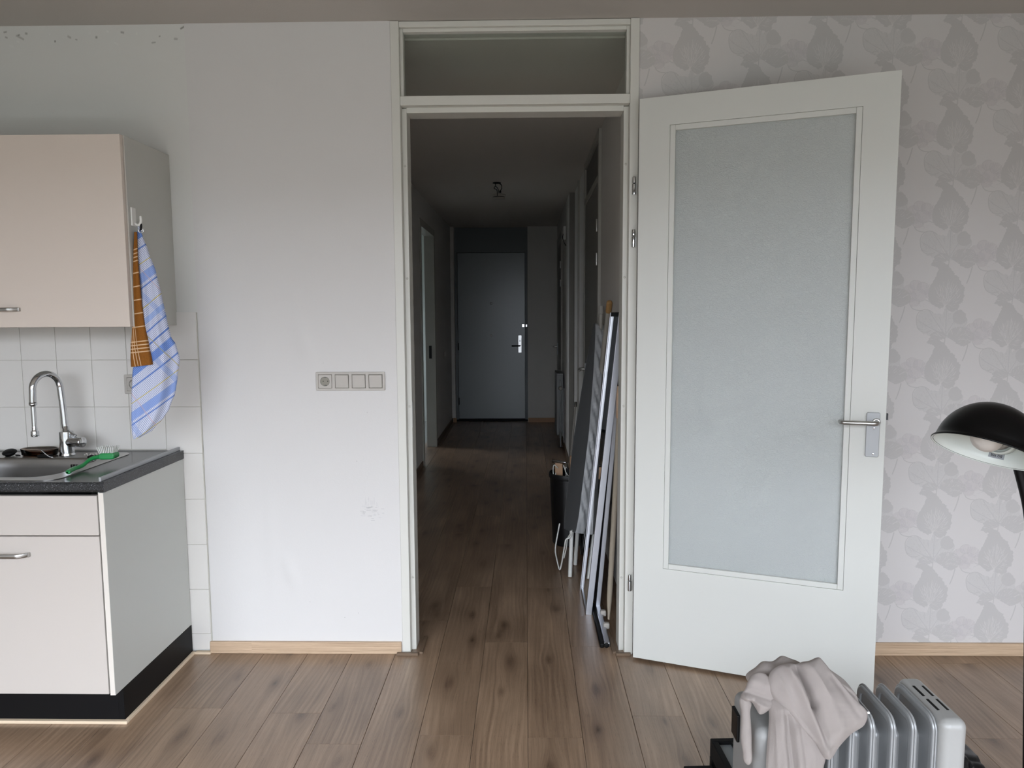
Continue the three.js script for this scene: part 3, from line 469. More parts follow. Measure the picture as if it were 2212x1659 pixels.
{
  const b = thing('dish_brush', 'green dish brush with white bristles lying by the sink', 'brush');
  const hx = -1.605, hy = 0.938, hz = 0.318;
  const hs = ext(rrect(0.058, 0.024, 0.01), 0.05, 0.005, 8).rotateY(0.1).translate(hx, hy, hz - 0.03); mesh('head', hs, mat.green, b);
  mesh('handle', (() => { const P = [V(hx - 0.02, hy - 0.002, hz), V(hx - 0.045, hy - 0.006, hz + 0.03), V(hx - 0.052, hy - 0.022, hz + 0.075), V(hx - 0.055, 0.914, hz + 0.115), V(hx - 0.052, 0.9125, hz + 0.15), V(hx - 0.046, 0.911, hz + 0.176)], c = new THREE.CatmullRomCurve3(P); return surf((u, v) => { const p = c.getPoint(v), a = u * Math.PI * 2, e = smooth(0, 0.04, v) * smooth(1, 0.95, v), w = lerp(0.007, 0.0115, smooth(0.45, 0.85, v)) * (0.35 + 0.65 * e); return [p.x + Math.cos(a) * w, p.y + Math.sin(a) * (0.0075 * (0.4 + 0.6 * e)), p.z + 0.3 * Math.cos(a) * w]; }, 18, 60, true); })(), mat.green, b);
  const br = []; for (let i = 0; i < 9; i++) for (let j = 0; j < 5; j++) { const px = hx - 0.024 + i * 0.006, pz = hz - 0.024 + j * 0.009, sp = (i - 4) * 0.0018; br.push(rod([px, hy + 0.010, pz], [px + sp, hy + 0.034 + 0.002 * rnd(), pz - 0.004 + j * 0.002], 0.0018, 0.0022, 6)); }
  const bm = mesh('bristles', br, mat.bristle, b); bm.userData.kind = 'stuff';
}
single('glass_dish', 'flat oval brown glass dish behind the sink beside the tap', 'dish', (() => { const g = lathe([[0.0001, 0], [0.06, 0], [0.068, 0.004], [0.072, 0.028], [0.069, 0.029], [0.064, 0.008], [0.0001, 0.006]], 48); g.scale(1.05, 1, 0.62); return g.translate(-2.003, 0.9018, 0.122); })(), mat.brownGlass);
{
  const t = thing('sink_plug', 'round black rubber plug lying on the sink edge left of the dish', 'plug', [-2.118, 0.9017, 0.135]);
  mesh('stopper', lathe([[0.0001, 0], [0.018, 0], [0.02, 0.006], [0.026, 0.008], [0.026, 0.014], [0.018, 0.02], [0.0001, 0.021]], 28).rotateX(0.25).translate(0, 0.004, 0), mat.rubber, t); mesh('ring', new THREE.TorusGeometry(0.008, 0.0018, 8, 18).rotateX(1.2).translate(0.034, 0.003, 0.004), mat.black, t);
}
{
  const t = thing('drain_plug', 'small black plug on a bead chain right of the brown dish', 'plug', [-1.95, 0.9017, 0.165]);
  mesh('stopper', bx(-0.028, 0.022, 0, 0.011, -0.014, 0.014, 0.004), mat.rubber, t);
  const ch = []; for (let k = 0; k < 16; k++) { const s = new THREE.SphereGeometry(0.0021, 7, 5); s.translate(-0.004 + k * 0.0032, 0.030 - 0.026 * Math.sin(k / 15 * 1.57), 0.016 + 0.0006 * k); ch.push(s); } mesh('bead_chain', ch, mat.chrome, t).userData.kind = 'stuff';
}
{
  const t = thing('scouring_pad', 'small dark scourer with pale beads lying behind the green brush', 'scourer', [-1.77, 0.8996, 0.16]);
  mesh('pad', bx(0.0, 0.07, 0, 0.010, -0.02, 0.024, 0.004), mat.rubber, t);
  const ch = []; for (let k = 0; k < 22; k++) { const s = new THREE.SphereGeometry(0.0034, 7, 5); s.translate(-0.02 + k * 0.0042, 0.012 + 0.003 * Math.sin(k * 1.3), 0.004 * Math.cos(k * 2.1)); ch.push(s); } mesh('beads', ch, mat.plastic, t).userData.kind = 'stuff';
}
{
  const t = thing('wall_cabinet', 'cream kitchen wall unit with a single flat door and bar handle', 'cabinet');
  mesh('carcass', bx(-2.47, -1.481, 1.4325, 2.126, 0.002, 0.333), mat.sideUp, t); mesh('side_panel', bx(-1.4805, -1.463, 1.431, 2.127, 0.001, 0.336, 0.001), mat.sideUp, t);
  mesh('side_edging', bx(-1.480, -1.4635, 1.431, 2.127, 0.336, 0.337), mat.edge, t);
  const d = mesh('door', bx(-2.47, -1.4665, 1.4305, 2.126, 0.341, 0.3595, 0.0012), mat.creamUp, t); barHandle(d, -2.06, -1.876, 1.497, 0.3595, 0.014);
}
// ---------------------------------------------------------------- towels on the wall unit
function spline2(pts, n) { const c = new THREE.CatmullRomCurve3(pts.map((p) => V(p[0], p[1], 0)), true, 'centripetal'); return c.getSpacedPoints(n); }
// a bunched cloth: an outline in its own plane, filled out to a rounded, folded body
function bunch(outline, mid, thick, fold, frame, uvRot, nr = 26, na = 150, uvs = 1) {
  const B = spline2(outline, na), { o, u, v, n } = frame, cu = Math.cos(uvRot), su = Math.sin(uvRot);
  const side = (sg) => surf((a, t) => {
    const b = B[Math.round(a * na) % na], m = typeof mid === 'function' ? mid(b.x, b.y) : mid, x = lerp(m[0], b.x, t), y = lerp(m[1], b.y, t), e = Math.sqrt(Math.max(0, 1 - Math.pow(t, 2.6)));
    const d = sg * thick * e * (sg > 0 ? 1 : 0.6) + (sg > 0 ? fold(x, y) * Math.min(1, e * 1.5) : 0);
    return [o[0] + u[0] * x + v[0] * y + n[0] * d, o[1] + u[1] * x + v[1] * y + n[1] * d, o[2] + u[2] * x + v[2] * y + n[2] * d, (x * cu + y * su) * uvs, (-x * su + y * cu) * uvs];
  }, na, nr, true);
  const f = side(1), k = side(-1); const ix = k.index.array; for (let i = 0; i < ix.length; i += 3) { const q = ix[i]; ix[i] = ix[i + 1]; ix[i + 1] = q; } k.computeVertexNormals();
  return [f, k];
}
// hanging cloth: left and right edge followed down, cross-section rounded with folds
function hang(L, R, frame, thick, fold, uvFn, ny = 120, nx = 40) {
  const { o, u, n } = frame; const at = (pts, y) => { for (let i = 0; i < pts.length - 1; i++) if (y <= pts[i][1] && y >= pts[i + 1][1]) { const t = (pts[i][1] - y) / (pts[i][1] - pts[i + 1][1] || 1); return lerp(pts[i][0], pts[i + 1][0], t * t * (3 - 2 * t) * 0.4 + t * 0.6); } return y > pts[0][1] ? pts[0][0] : pts[pts.length - 1][0]; };
  const yt = Math.max(L[0][1], R[0][1]), yl = Math.min(L[L.length - 1][1]), yr = R[R.length - 1][1];
  const side = (sg) => surf((a, t) => {
    const yb = lerp(yl, yr, a), y = lerp(yt, yb, t), x = lerp(at(L, y), at(R, y), a), w = at(R, y) - at(L, y), e = Math.sqrt(Math.max(0, 1 - Math.pow(Math.abs(2 * a - 1), 3)));
    const d = sg * (thick(t) * e + 0.0008) + fold(a, t, w) * e * (sg > 0 ? 1 : 0.8), q = uvFn(x, y, a, t);
    return [o[0] + u[0] * x + n[0] * d, o[1] + y, o[2] + u[2] * x + n[2] * d, q[0], q[1]];
  }, nx, ny);
  return [side(1), side(-1)];
}
{
  const fr = { o: [-1.44, 1.8, 0.29], u: [0.925, 0, -0.38], v: [0, 1, 0], n: [0.38, 0, 0.925] };
  const blue = single('tea_towel', 'blue and white checked tea towel hanging from the wall unit hook', 'towel', hang(
    [[-0.012, 0.008], [-0.02, -0.05], [-0.019, -0.15], [-0.015, -0.23], [-0.02, -0.3], [-0.03, -0.4], [-0.052, -0.5], [-0.060, -0.56], [-0.067, -0.64], [-0.071, -0.72], [-0.072, -0.77], [-0.068, -0.797]],
    [[-0.008, 0.008], [0.002, -0.031], [0.018, -0.082], [0.042, -0.168], [0.057, -0.255], [0.070, -0.343], [0.081, -0.41], [0.098, -0.441], [0.108, -0.495], [0.098, -0.56], [0.088, -0.62], [0.062, -0.69], [0.043, -0.718], [0.0, -0.769], [-0.04, -0.79]], fr,
    (t) => 0.006 + 0.016 * smooth(0, 0.6, t), (a, t, w) => (0.10 * w) * (0.5 * Math.sin(a * 9 + t * 3) + 0.35 * Math.sin(a * 17 - t * 5)) * (0.4 + 0.6 * smooth(0.05, 0.5, t)),
    (x, y, a, t) => { const r = 0.67, s = 1 / 0.36, X = x + 0.0 + 0.02 * Math.sin(t * 7), Y = y; return [(X * Math.cos(r) + Y * Math.sin(r)) * s, (-X * Math.sin(r) + Y * Math.cos(r)) * s * 1.0 + 0.93]; }, 160, 56), mat.check);
  const fb = { ...fr, o: [-1.44 + 0.38 * 0.018, 1.8, 0.29 + 0.925 * 0.018] };
  const brown = single('brown_towel', 'folded brown towel with cream stripes hanging in front of the checked towel', 'towel', hang(
    [[-0.024, -0.018], [-0.031, -0.1], [-0.036, -0.17], [-0.041, -0.24], [-0.045, -0.32], [-0.050, -0.38], [-0.057, -0.44], [-0.060, -0.49], [-0.060, -0.52]],
    [[-0.014, -0.018], [-0.016, -0.11], [-0.014, -0.2], [-0.011, -0.28], [-0.004, -0.36], [0.006, -0.44], [0.014, -0.5], [0.015, -0.513]], fb,
    (t) => 0.006 + 0.008 * t, (a, t, w) => 0.006 * Math.sin(a * 7 + 1) * t, (x, y, a, t) => [a * 0.27 + 0.2 * (1 - t), 1 + y / 0.521 - 0.012 * a], 110, 26), mat.brown);
  // hook, clip
  const hk = thing('towel_hook', 'small white adhesive hook on the side of the wall unit', 'hook', [-1.4627, 1.838, 0.306]);
  mesh('plate', bx(0, 0.007, -0.034, 0.034, -0.012, 0.018, 0.003), mat.plasticWhite, hk); mesh('prong', tube([[0.006, -0.024, -0.002], [0.018, -0.030, -0.004], [0.026, -0.020, -0.005], [0.027, 0.0, -0.005]], 0.0045, 16, 10), mat.plasticWhite, hk);
  const cl = thing('hanging_clip', 'small metal clip on a black strap holding both towels', 'clip', [-1.4415, 1.8, 0.3]);
  mesh('strap', tube([[0.0, 0.008, 0], [0.004, 0.014, 0.0], [0.006, 0.004, 0.001], [0.004, -0.008, 0.002]], 0.0038, 16, 8), mat.black, cl); mesh('ring', new THREE.TorusGeometry(0.008, 0.0016, 8, 20).rotateY(0.5).translate(0.004, -0.012, 0.002), mat.chrome, cl);
  mesh('jaw', [rod([0.006, -0.014, 0.004], [0.014, -0.006, 0.002], 0.0022, 0.0016, 8), rod([0.002, -0.018, 0.004], [-0.004, -0.008, 0.004], 0.0022, 0.0016, 8)], mat.chrome, cl);
}
// ---------------------------------------------------------------- oil heater with jumper
{
  const x0 = 0.455, x1 = 0.912, zb = 1.405, zf = 1.585, yt = 0.632, yb = 0.06;
  const t = thing('oil_heater', 'grey oil filled radiator heater on the floor in front of the open door', 'heater');
  const finShape = (ins) => { const s = rrect(zf - zb - 0.01 - 2 * ins, yt - yb - 0.012 - 2 * ins, Math.max(0.01, 0.034 - ins)); return s; };
  const cz = (zb + zf) / 2 - 0.003, cy = (yt + yb) / 2;
  const plate = ext(finShape(0), 0.004, 0.0018, 10).rotateY(Math.PI / 2), rib = ext(finShape(0.006), 0.011, 0.005, 10).rotateY(Math.PI / 2), core = ext(rrect(0.05, 0.46, 0.024), 0.028, 0.008, 10).rotateY(Math.PI / 2);
  const ring = (() => { const s = finShape(0.004), h = new THREE.Path().setFromPoints(finShape(0.022).getPoints(8).reverse()); s.holes.push(h); return ext(s, 0.012, 0.004, 10).rotateY(Math.PI / 2); })();
  const fin = mergeGeometries([plate.toNonIndexed(), ring.clone().translate(-0.004, 0, 0).toNonIndexed(), core.clone().translate(-0.012, -0.01, 0.0).toNonIndexed()]);
  for (let k = 0; k < 7; k++) { const m = mesh('fin', fin, mat.heater, t); m.position.set(0.594 + k * 0.0428, cy + 0.006, cz); }
  for (const y of [0.135, 0.54]) mesh('header_pipe', rod([0.54, y, cz], [0.87, y, cz], 0.022, 0.022, 20), mat.heater, t);
  const cap = new RoundedBoxGeometry(0.056, yt - yb + 0.01, zf - zb + 0.012, 5, 0.019); cap.translate(0.884, cy - 0.004, (zb + zf) / 2); mesh('end_cap', cap, mat.heaterCap, t);
  for (const [dx, dz] of [[-0.014, -0.028], [0.006, -0.028], [-0.014, 0.028], [0.006, 0.028]]) mesh('vent_slot', bx(0.884 + dx, 0.8895 + dx, yt - 0.0005, yt + 0.0018, (zb + zf) / 2 + dz - 0.022, (zb + zf) / 2 + dz + 0.022, 0.001), mat.rubber, t);
  const box = new RoundedBoxGeometry(0.086, yt - yb - 0.03, zf - zb + 0.0, 5, 0.022); box.translate(0.526, cy - 0.02, (zb + zf) / 2 - 0.016); mesh('control_box', box, M('#868685', 0.55), t);
  for (let k = 0; k < 4; k++) mesh('vent_slit', tube([[0.499, 0.482 - k * 0.0095, zf - 0.0156], [0.508, 0.470 - k * 0.0095, zf - 0.0153], [0.517, 0.464 - k * 0.0095, zf - 0.0153]], 0.0014, 10, 6), mat.rubber, t);
  mesh('cord_holder', bx(0.476, 0.484, 0.50, 0.565, 1.41, 1.455, 0.003), mat.black, t);
  mesh('power_cord', tube([[0.70, 0.47, 1.52], [0.705, 0.40, 1.575], [0.712, 0.3, 1.585], [0.717, 0.15, 1.58], [0.72, 0.05, 1.57]], 0.005, 30, 8), mat.black, t);
  for (const x of [0.53, 0.86]) { mesh('foot', bx(x - 0.02, x + 0.02, 0.03, 0.06, zb - 0.04, zf + 0.04, 0.006), mat.black, t); for (const z of [zb - 0.02, zf + 0.02]) mesh('wheel', rod([x - 0.012, 0.02, z], [x + 0.012, 0.02, z], 0.02, 0.02, 18), mat.black, t); }
}
{
  const fr = { o: [0.62, 0.60, 1.56], u: [0.9983, 0, 0.058], v: [0.029, 0.865, -0.501], n: [-0.05, 0.502, 0.863] };
  const off = (d) => ({ ...fr, o: fr.o.map((q, i) => q + fr.n[i] * d) });
  const rid = (x, y, x0, y0, x1, y1, w, a) => { const dx = x1 - x0, dy = y1 - y0, L2 = dx * dx + dy * dy, q = clamp(((x - x0) * dx + (y - y0) * dy) / L2), ex = x - x0 - q * dx, ey = y - y0 - q * dy; return a * Math.exp(-(ex * ex + ey * ey) / (w * w)); };
  const cr = (x, y, x0, y0, x1, y1, w, a) => { const dx = x1 - x0, dy = y1 - y0, L2 = dx * dx + dy * dy, q = clamp(((x - x0) * dx + (y - y0) * dy) / L2), e = Math.hypot(x - x0 - q * dx, y - y0 - q * dy); return a * Math.exp(-e / w) * (0.35 + 0.65 * Math.sin(Math.PI * clamp(q, 0.02, 0.98))); };
  const nz = (x, y) => 0.005 * (fbm(x * 30 + 4, y * 30, 2) - 0.5) + 0.004 * (fbm((x - 0.4 * y) * 70 + 9, (y + 0.4 * x) * 16, 2) - 0.5);
  const parts = [];
  parts.push(...bunch([[-0.138, 0.099], [-0.114, 0.119], [-0.098, 0.131], [-0.076, 0.132], [-0.055, 0.144], [-0.036, 0.139], [-0.015, 0.13], [0.01, 0.09], [-0.03, 0.06], [-0.08, 0.05], [-0.117, 0.07]], [-0.06, 0.1], 0.030, (x, y) => rid(x, y, -0.1, 0.12, -0.06, 0.09, 0.012, 0.008) + rid(x, y, -0.05, 0.14, -0.04, 0.1, 0.01, -0.006) + nz(x, y), off(-0.035), 0.3));
  parts.push(...bunch([[0.012, 0.135], [0.04, 0.116], [0.061, 0.101], [0.073, 0.087], [0.086, 0.063], [0.095, 0.035], [0.092, 0.012], [0.06, 0.0], [0.03, 0.03], [0.0, 0.08]], [0.05, 0.06], 0.026, (x, y) => rid(x, y, 0.05, 0.085, 0.085, 0.065, 0.008, 0.009) + rid(x, y, 0.045, 0.06, 0.08, 0.04, 0.008, 0.007) + rid(x, y, 0.045, 0.075, 0.085, 0.052, 0.006, -0.007) + nz(x, y), off(-0.012), 0.9));
  parts.push(...bunch([[-0.163, 0.055], [-0.152, 0.071], [-0.138, 0.097], [-0.118, 0.106], [-0.100, 0.098], [-0.090, 0.065], [-0.094, 0.045], [-0.109, 0.029], [-0.126, 0.022], [-0.134, 0.034], [-0.142, 0.046], [-0.155, 0.046]], [-0.126, 0.062], 0.015, (x, y) => rid(x, y, -0.158, 0.052, -0.105, 0.03, 0.007, 0.009) + rid(x, y, -0.155, 0.066, -0.098, 0.05, 0.005, -0.006) + rid(x, y, -0.14, 0.09, -0.1, 0.078, 0.008, 0.004) + nz(x, y), off(0.012), 0.2));
  parts.push(...bunch([[-0.164, 0.052], [-0.15, 0.058], [-0.14, 0.045], [-0.1445, 0.027], [-0.1455, -0.006], [-0.148, -0.036], [-0.152, -0.07], [-0.159, -0.075], [-0.1665, -0.068], [-0.1672, -0.051], [-0.169, -0.022], [-0.164, 0.023]], (x, y) => [-0.156, clamp(y, -0.06, 0.04)], 0.012, (x, y) => nz(x, y), off(0.006), 0.1));
  parts.push(...bunch([[-0.104, 0.05], [-0.087, 0.056], [-0.060, 0.04], [-0.035, 0.01], [-0.012, -0.02], [0.0, -0.05], [-0.008, -0.075], [-0.016, -0.116], [-0.022, -0.2], [-0.07, -0.215], [-0.13, -0.21], [-0.128, -0.121], [-0.122, -0.064], [-0.114, -0.02], [-0.107, 0.018]], (x, y) => [-0.07, clamp(y, -0.18, 0.02)], 0.017, (x, y) => rid(x, y, -0.085, 0.03, -0.095, -0.2, 0.012, 0.010) + rid(x, y, -0.072, 0.02, -0.07, -0.1, 0.006, -0.010) + rid(x, y, -0.055, -0.01, -0.06, -0.2, 0.012, 0.008) + rid(x, y, -0.03, -0.04, -0.03, -0.2, 0.01, 0.006) + cr(x, y, -0.078, 0.04, -0.082, -0.16, 0.004, -0.009) + cr(x, y, -0.05, 0.02, -0.045, -0.12, 0.004, -0.007) + cr(x, y, -0.098, 0.03, -0.112, -0.18, 0.005, 0.006) + nz(x, y), off(0.010), 0));
  const flap = bunch([[-0.105, 0.086], [-0.098, 0.104], [-0.083, 0.117], [-0.057, 0.126], [-0.041, 0.124], [-0.027, 0.129], [-0.014, 0.131], [0.009, 0.139], [0.019, 0.129], [0.033, 0.109], [0.044, 0.096], [0.062, 0.07], [0.078, 0.052], [0.093, 0.034], [0.084, 0.010], [0.054, -0.009], [0.026, -0.034], [0.004, -0.058], [-0.006, -0.056], [-0.021, -0.033], [-0.044, -0.006], [-0.069, 0.026], [-0.092, 0.048], [-0.104, 0.068]], [-0.012, 0.06], 0.024,
    (x, y) => rid(x, y, -0.06, 0.115, -0.002, -0.04, 0.011, 0.013) + rid(x, y, -0.043, 0.118, -0.02, 0.04, 0.006, -0.016) + rid(x, y, -0.052, 0.112, -0.046, 0.104, 0.006, -0.010) + rid(x, y, 0.005, -0.045, 0.03, -0.028, 0.003, -0.006) + cr(x, y, -0.044, 0.122, 0.0, -0.03, 0.006, -0.012) + cr(x, y, -0.075, 0.06, -0.01, -0.04, 0.006, -0.006) + cr(x, y, -0.02, 0.125, 0.012, 0.06, 0.006, 0.007) + cr(x, y, 0.0, -0.046, 0.085, 0.018, 0.0035, -0.006) + cr(x, y, 0.022, 0.12, 0.055, 0.06, 0.005, -0.008) + cr(x, y, -0.085, 0.1, -0.06, 0.03, 0.007, 0.006) + rid(x, y, -0.02, 0.04, -0.002, -0.03, 0.008, -0.010) + rid(x, y, -0.02, 0.12, 0.03, 0.0, 0.02, 0.010) + rid(x, y, 0.03, 0.1, 0.07, 0.03, 0.008, -0.006) + rid(x, y, 0.02, 0.095, 0.022, 0.085, 0.012, -0.006) + nz(x, y), off(0.020), 0.5, 34, 200);
  const sweater = thing('knitted_jumper', 'beige knitted jumper thrown in folds over the left end of the heater', 'jumper');
  mesh('body_fabric', parts, mat.sweater, sweater); mesh('folded_flap', flap, mat.sweater, sweater);
  mesh('care_label', bx(0.082, 0.103, 0.0, 0.004, 0, 0.001).applyMatrix4(new THREE.Matrix4().makeBasis(V(...fr.u), V(...fr.v), V(...fr.n)).setPosition(...fr.o)).translate(0, 0.03, -0.01), mat.plasticWhite, sweater);
}
// black frames and bag round the heater
function rack(label, x0, z0, w, l, y, turn) {
  const t = thing('black_rack', label, 'rack', [x0, 0, z0], 'black racks beside the heater'); t.rotation.y = turn; const b = 0.018, h = 0.05;
  mesh('top_frame', bx(0, w, y - h, y, 0, b, 0.003), mat.blackMatt, t); mesh('top_frame', bx(0, w, y - h, y, l - b, l, 0.003), mat.blackMatt, t); mesh('top_frame', bx(0, b, y - h, y, b, l - b, 0.003), mat.blackMatt, t); mesh('top_frame', bx(w - b, w, y - h, y, b, l - b, 0.003), mat.blackMatt, t);
  mesh('inner_sheet', bx(b, w - b, y - 0.014, y - 0.010, b, l - b), mat.trayGrey, t); mesh('middle_bar', bx(w * 0.52, w * 0.52 + 0.012, y - 0.010, y - 0.001, b, l - b, 0.002), mat.black, t);
  for (const [x, z] of [[0, 0], [w - b, 0], [0, l - b], [w - b, l - b]]) mesh('leg', bx(x, x + b, 0, y - h, z, z + b, 0.002), mat.blackMatt, t);
}
rack('black rack with a grey inner sheet beside the heater, the taller of the two', 0.507, 1.112, 0.10, 0.28, 0.30, 0.05);
rack('black rack with a grey inner sheet beside the heater, the lower of the two', 0.424, 1.16, 0.078, 0.30, 0.25, 0.05);
{
  const t = single('black_bag', 'crumpled shiny black bag on the floor behind the right end of the heater', 'bag', surf((u, v) => {
    const a = u * Math.PI * 2, ph = v * Math.PI, sx = Math.sin(ph), k = 1 + 0.16 * (fbm(Math.cos(a) * 2 + 5, ph * 2 + Math.sin(a) * 2, 3) - 0.5) * 2 + 0.05 * Math.sin(ph * 9 + 2 * Math.sin(a * 3)), p = (q) => Math.sign(q) * Math.pow(Math.abs(q), 0.6);
    return [1.185 + 0.115 * p(Math.cos(a)) * Math.pow(sx, 0.5) * k, Math.max(0.001, 0.118 + 0.118 * p(Math.cos(ph)) * k), 1.0 + 0.17 * p(Math.sin(a)) * Math.pow(sx, 0.5) * k];
  }, 90, 60, true), mat.bag); void t;
}
// ---------------------------------------------------------------- lamp
{
  const c = V(1.224, 1.106, 1.1), R = 0.132, t = thing('floor_lamp', 'black floor lamp with a dome shade open towards the room', 'lamp', [0, 0, 0]);
  const toCam = V(0, CAM_Y, CAM_Z).sub(c).normalize(), right = V(0, 1, 0).cross(toCam).normalize(), up = toCam.clone().cross(right).normalize();
  const dirImg = right.clone().multiplyScalar(-0.215).addScaledVector(up, -0.977), n = toCam.clone().multiplyScalar(0.237).addScaledVector(dirImg, 0.9715).normalize();
  const q = new THREE.Quaternion().setFromUnitVectors(V(0, 1, 0), n.clone().negate()); const sh = new THREE.Group(); sh.name = 'shade'; sh.position.copy(c); sh.quaternion.copy(q); t.add(sh);
  const prof = []; for (let k = 0; k <= 24; k++) { const a = k / 24 * Math.PI / 2; prof.push([R * 0.94 * Math.cos(a) + 0.0001, R * 0.98 * Math.sin(a)]); }
  mesh('outer_shell', lathe([[R * 0.955, -0.004], [R * 1.0, -0.006], [R * 1.005, -0.003], [R * 0.985, 0.0], [R * 0.945, 0.006], ...prof.slice(2)], 72), PHY('#040405', 0.3, { specularIntensity: 0.45 }), sh);
  mesh('inner_shell', lathe([[R * 0.992, -0.0062], [R * 0.95, -0.0035], ...prof.slice(1).map(([x, y]) => [x * 0.972, y * 0.972])], 72), M('#e2e8e3', 0.3, { side: THREE.DoubleSide }), sh);
  const ax = V(-0.83, 0.14, 0.62).normalize(), iq = q.clone().invert(), axl = ax.clone().applyQuaternion(iq), turn = new THREE.Quaternion().setFromUnitVectors(V(0, 1, 0), axl), sc = c.clone().addScaledVector(ax, -0.112).add(V(-0.006, 0.034, 0)).sub(c).applyQuaternion(iq);
  const fit = (g) => { g.applyQuaternion(turn); g.translate(sc.x, sc.y, sc.z); return g; };
  mesh('socket_collar', fit(lathe([[0.0001, 0.0], [0.044, 0.0], [0.044, 0.02], [0.041, 0.024], [0.037, 0.024], [0.036, 0.014], [0.0001, 0.014]], 40)), mat.enamel, sh); mesh('socket', fit(lathe([[0.0001, 0.012], [0.031, 0.012], [0.031, 0.05], [0.028, 0.054], [0.0001, 0.054]], 36)), M('#a8a5a0', 0.5), sh);
  mesh('bulb', fit(lathe([[0.0001, 0.045], [0.018, 0.05], [0.03, 0.066], [0.0375, 0.088], [0.0385, 0.1], [0.034, 0.117], [0.02, 0.13], [0.0001, 0.134]], 36)), mat.bulb, sh);
  // sticker inside the lower rim
  const inv = q.clone().invert(), down = V(0.05, -1, 0).addScaledVector(n, -V(0.05, -1, 0).dot(n)).normalize().applyQuaternion(inv), ang = Math.atan2(down.x, down.z);
  const st = surf((u, v) => { const a = ang + 0.33 + lerp(0.16, -0.16, 1 - u), el = lerp(0.1, 0.24, v), r = R * 0.906 * Math.cos(el); return [r * Math.sin(a), R * 0.945 * Math.sin(el), r * Math.cos(a), 1 - u, v]; }, 14, 4);
  mesh('sticker', st, M('#ffffff', 0.5, { map: stickerTex, side: THREE.DoubleSide }), sh);
  const back = V(1.335, 1.118, 0.985);
  mesh('neck', tube([back, V(1.372, 1.096, 0.955), V(1.405, 1.05, 0.945), V(1.428, 0.985, 0.945), V(1.445, 0.92, 0.948), V(1.458, 0.85, 0.95)], 0.0125, 60, 14), mat.black, t);
  mesh('pole', rod([1.457, 0.86, 0.95], [1.503, 0.02, 0.95], 0.0125, 0.0125, 20), mat.black, t);
  mesh('base', lathe([[0.0001, 0], [0.13, 0], [0.132, 0.006], [0.125, 0.02], [0.03, 0.026], [0.014, 0.04], [0.0001, 0.04]], 48).translate(1.503, 0.0005, 0.95), mat.black, t);
}
// ---------------------------------------------------------------- hall fittings
{
  // front door
  const d = sgroup('door_2', 'grey flush front door at the end of the hall');
  mesh('door_frame', [bx(-0.955, -0.925, 0.02, 2.31, -6.86, -6.79), bx(-0.008, 0.025, 0.02, 2.31, -6.86, -6.79), bx(-0.955, 0.025, 2.283, HC, -6.86, -6.80)], mat.greyframe, d);
  mesh('leaf', bx(-0.921, -0.012, 0.03, 2.278, -6.865, -6.822, 0.002), mat.greydoor, d); mesh('backing', bx(-1.0, 0.1, 0, HC, -6.93, -6.866), mat.greyframe, d); mesh('threshold', bx(-0.955, 0.025, 0, 0.02, -6.88, -6.76, 0.003), mat.rubber, d);
  const h = new THREE.Group(); h.name = 'door_handle'; d.add(h);
  mesh('back_plate', ext(rrect(0.045, 0.235, 0.006), 0.009, 0.002, 5).translate(-0.081, 1.052, -6.822), M('#e2e2e0', 0.28, { metalness: 1 }), h); mesh('lever', tube([[-0.081, 1.028, -6.813], [-0.081, 1.028, -6.775], [-0.095, 1.028, -6.767], [-0.185, 1.028, -6.767]], 0.009, 24, 10), mat.black, h); mesh('keyhole', bx(-0.085, -0.077, 1.08, 1.105, -6.8135, -6.812), mat.rubber, h);
  for (const y of [1.6, 1.168]) mesh('spyhole', rod([-0.468, y, -6.822], [-0.468, y, -6.812], 0.015, 0.012, 18), M('#d8d8d6', 0.3), d);
  mesh('night_lock', [bx(-0.055, -0.014, 1.275, 1.325, -6.822, -6.80, 0.006), bx(-0.004, 0.02, 1.28, 1.32, -6.79, -6.775, 0.005)], mat.chrome, d);
  for (const y of [1.02, 0.27]) mesh('hinge', rod([-0.923, y - 0.05, -6.815], [-0.923, y + 0.05, -6.815], 0.009, 0.009, 12), mat.black, d);
}
{
  // doorway in the left wall
  const f = sgroup('trim_5', 'grey white frame of the open doorway in the left hall wall'), x = HX0;
  mesh('jamb', bx(-1.098, x + 0.012, 0, 2.37, -3.93, -3.868, 0.003), mat.hallpaint, f); mesh('jamb', bx(-1.098, x + 0.012, 0, 2.37, -4.925, -4.87, 0.003), mat.hallpaint, f); mesh('head', bx(-1.096, x + 0.01, 2.30, 2.37, -4.87, -3.93, 0.003), mat.hallpaint, f);
  mesh('strike_plate', bx(-1.06, -1.03, 0.98, 1.12, -4.8702, -4.8685), mat.black, f);
  const t = thing('light_switch', 'small white light switch on the left hall wall', 'light switch', [HX0, 0.975, -5.82]); mesh('cover_frame', bx(0, 0.008, -0.04, 0.04, -0.04, 0.04, 0.003), mat.plastic, t); mesh('rocker', bx(0.006, 0.012, -0.026, 0.026, -0.026, 0.026, 0.002), mat.plasticWhite, t);
}
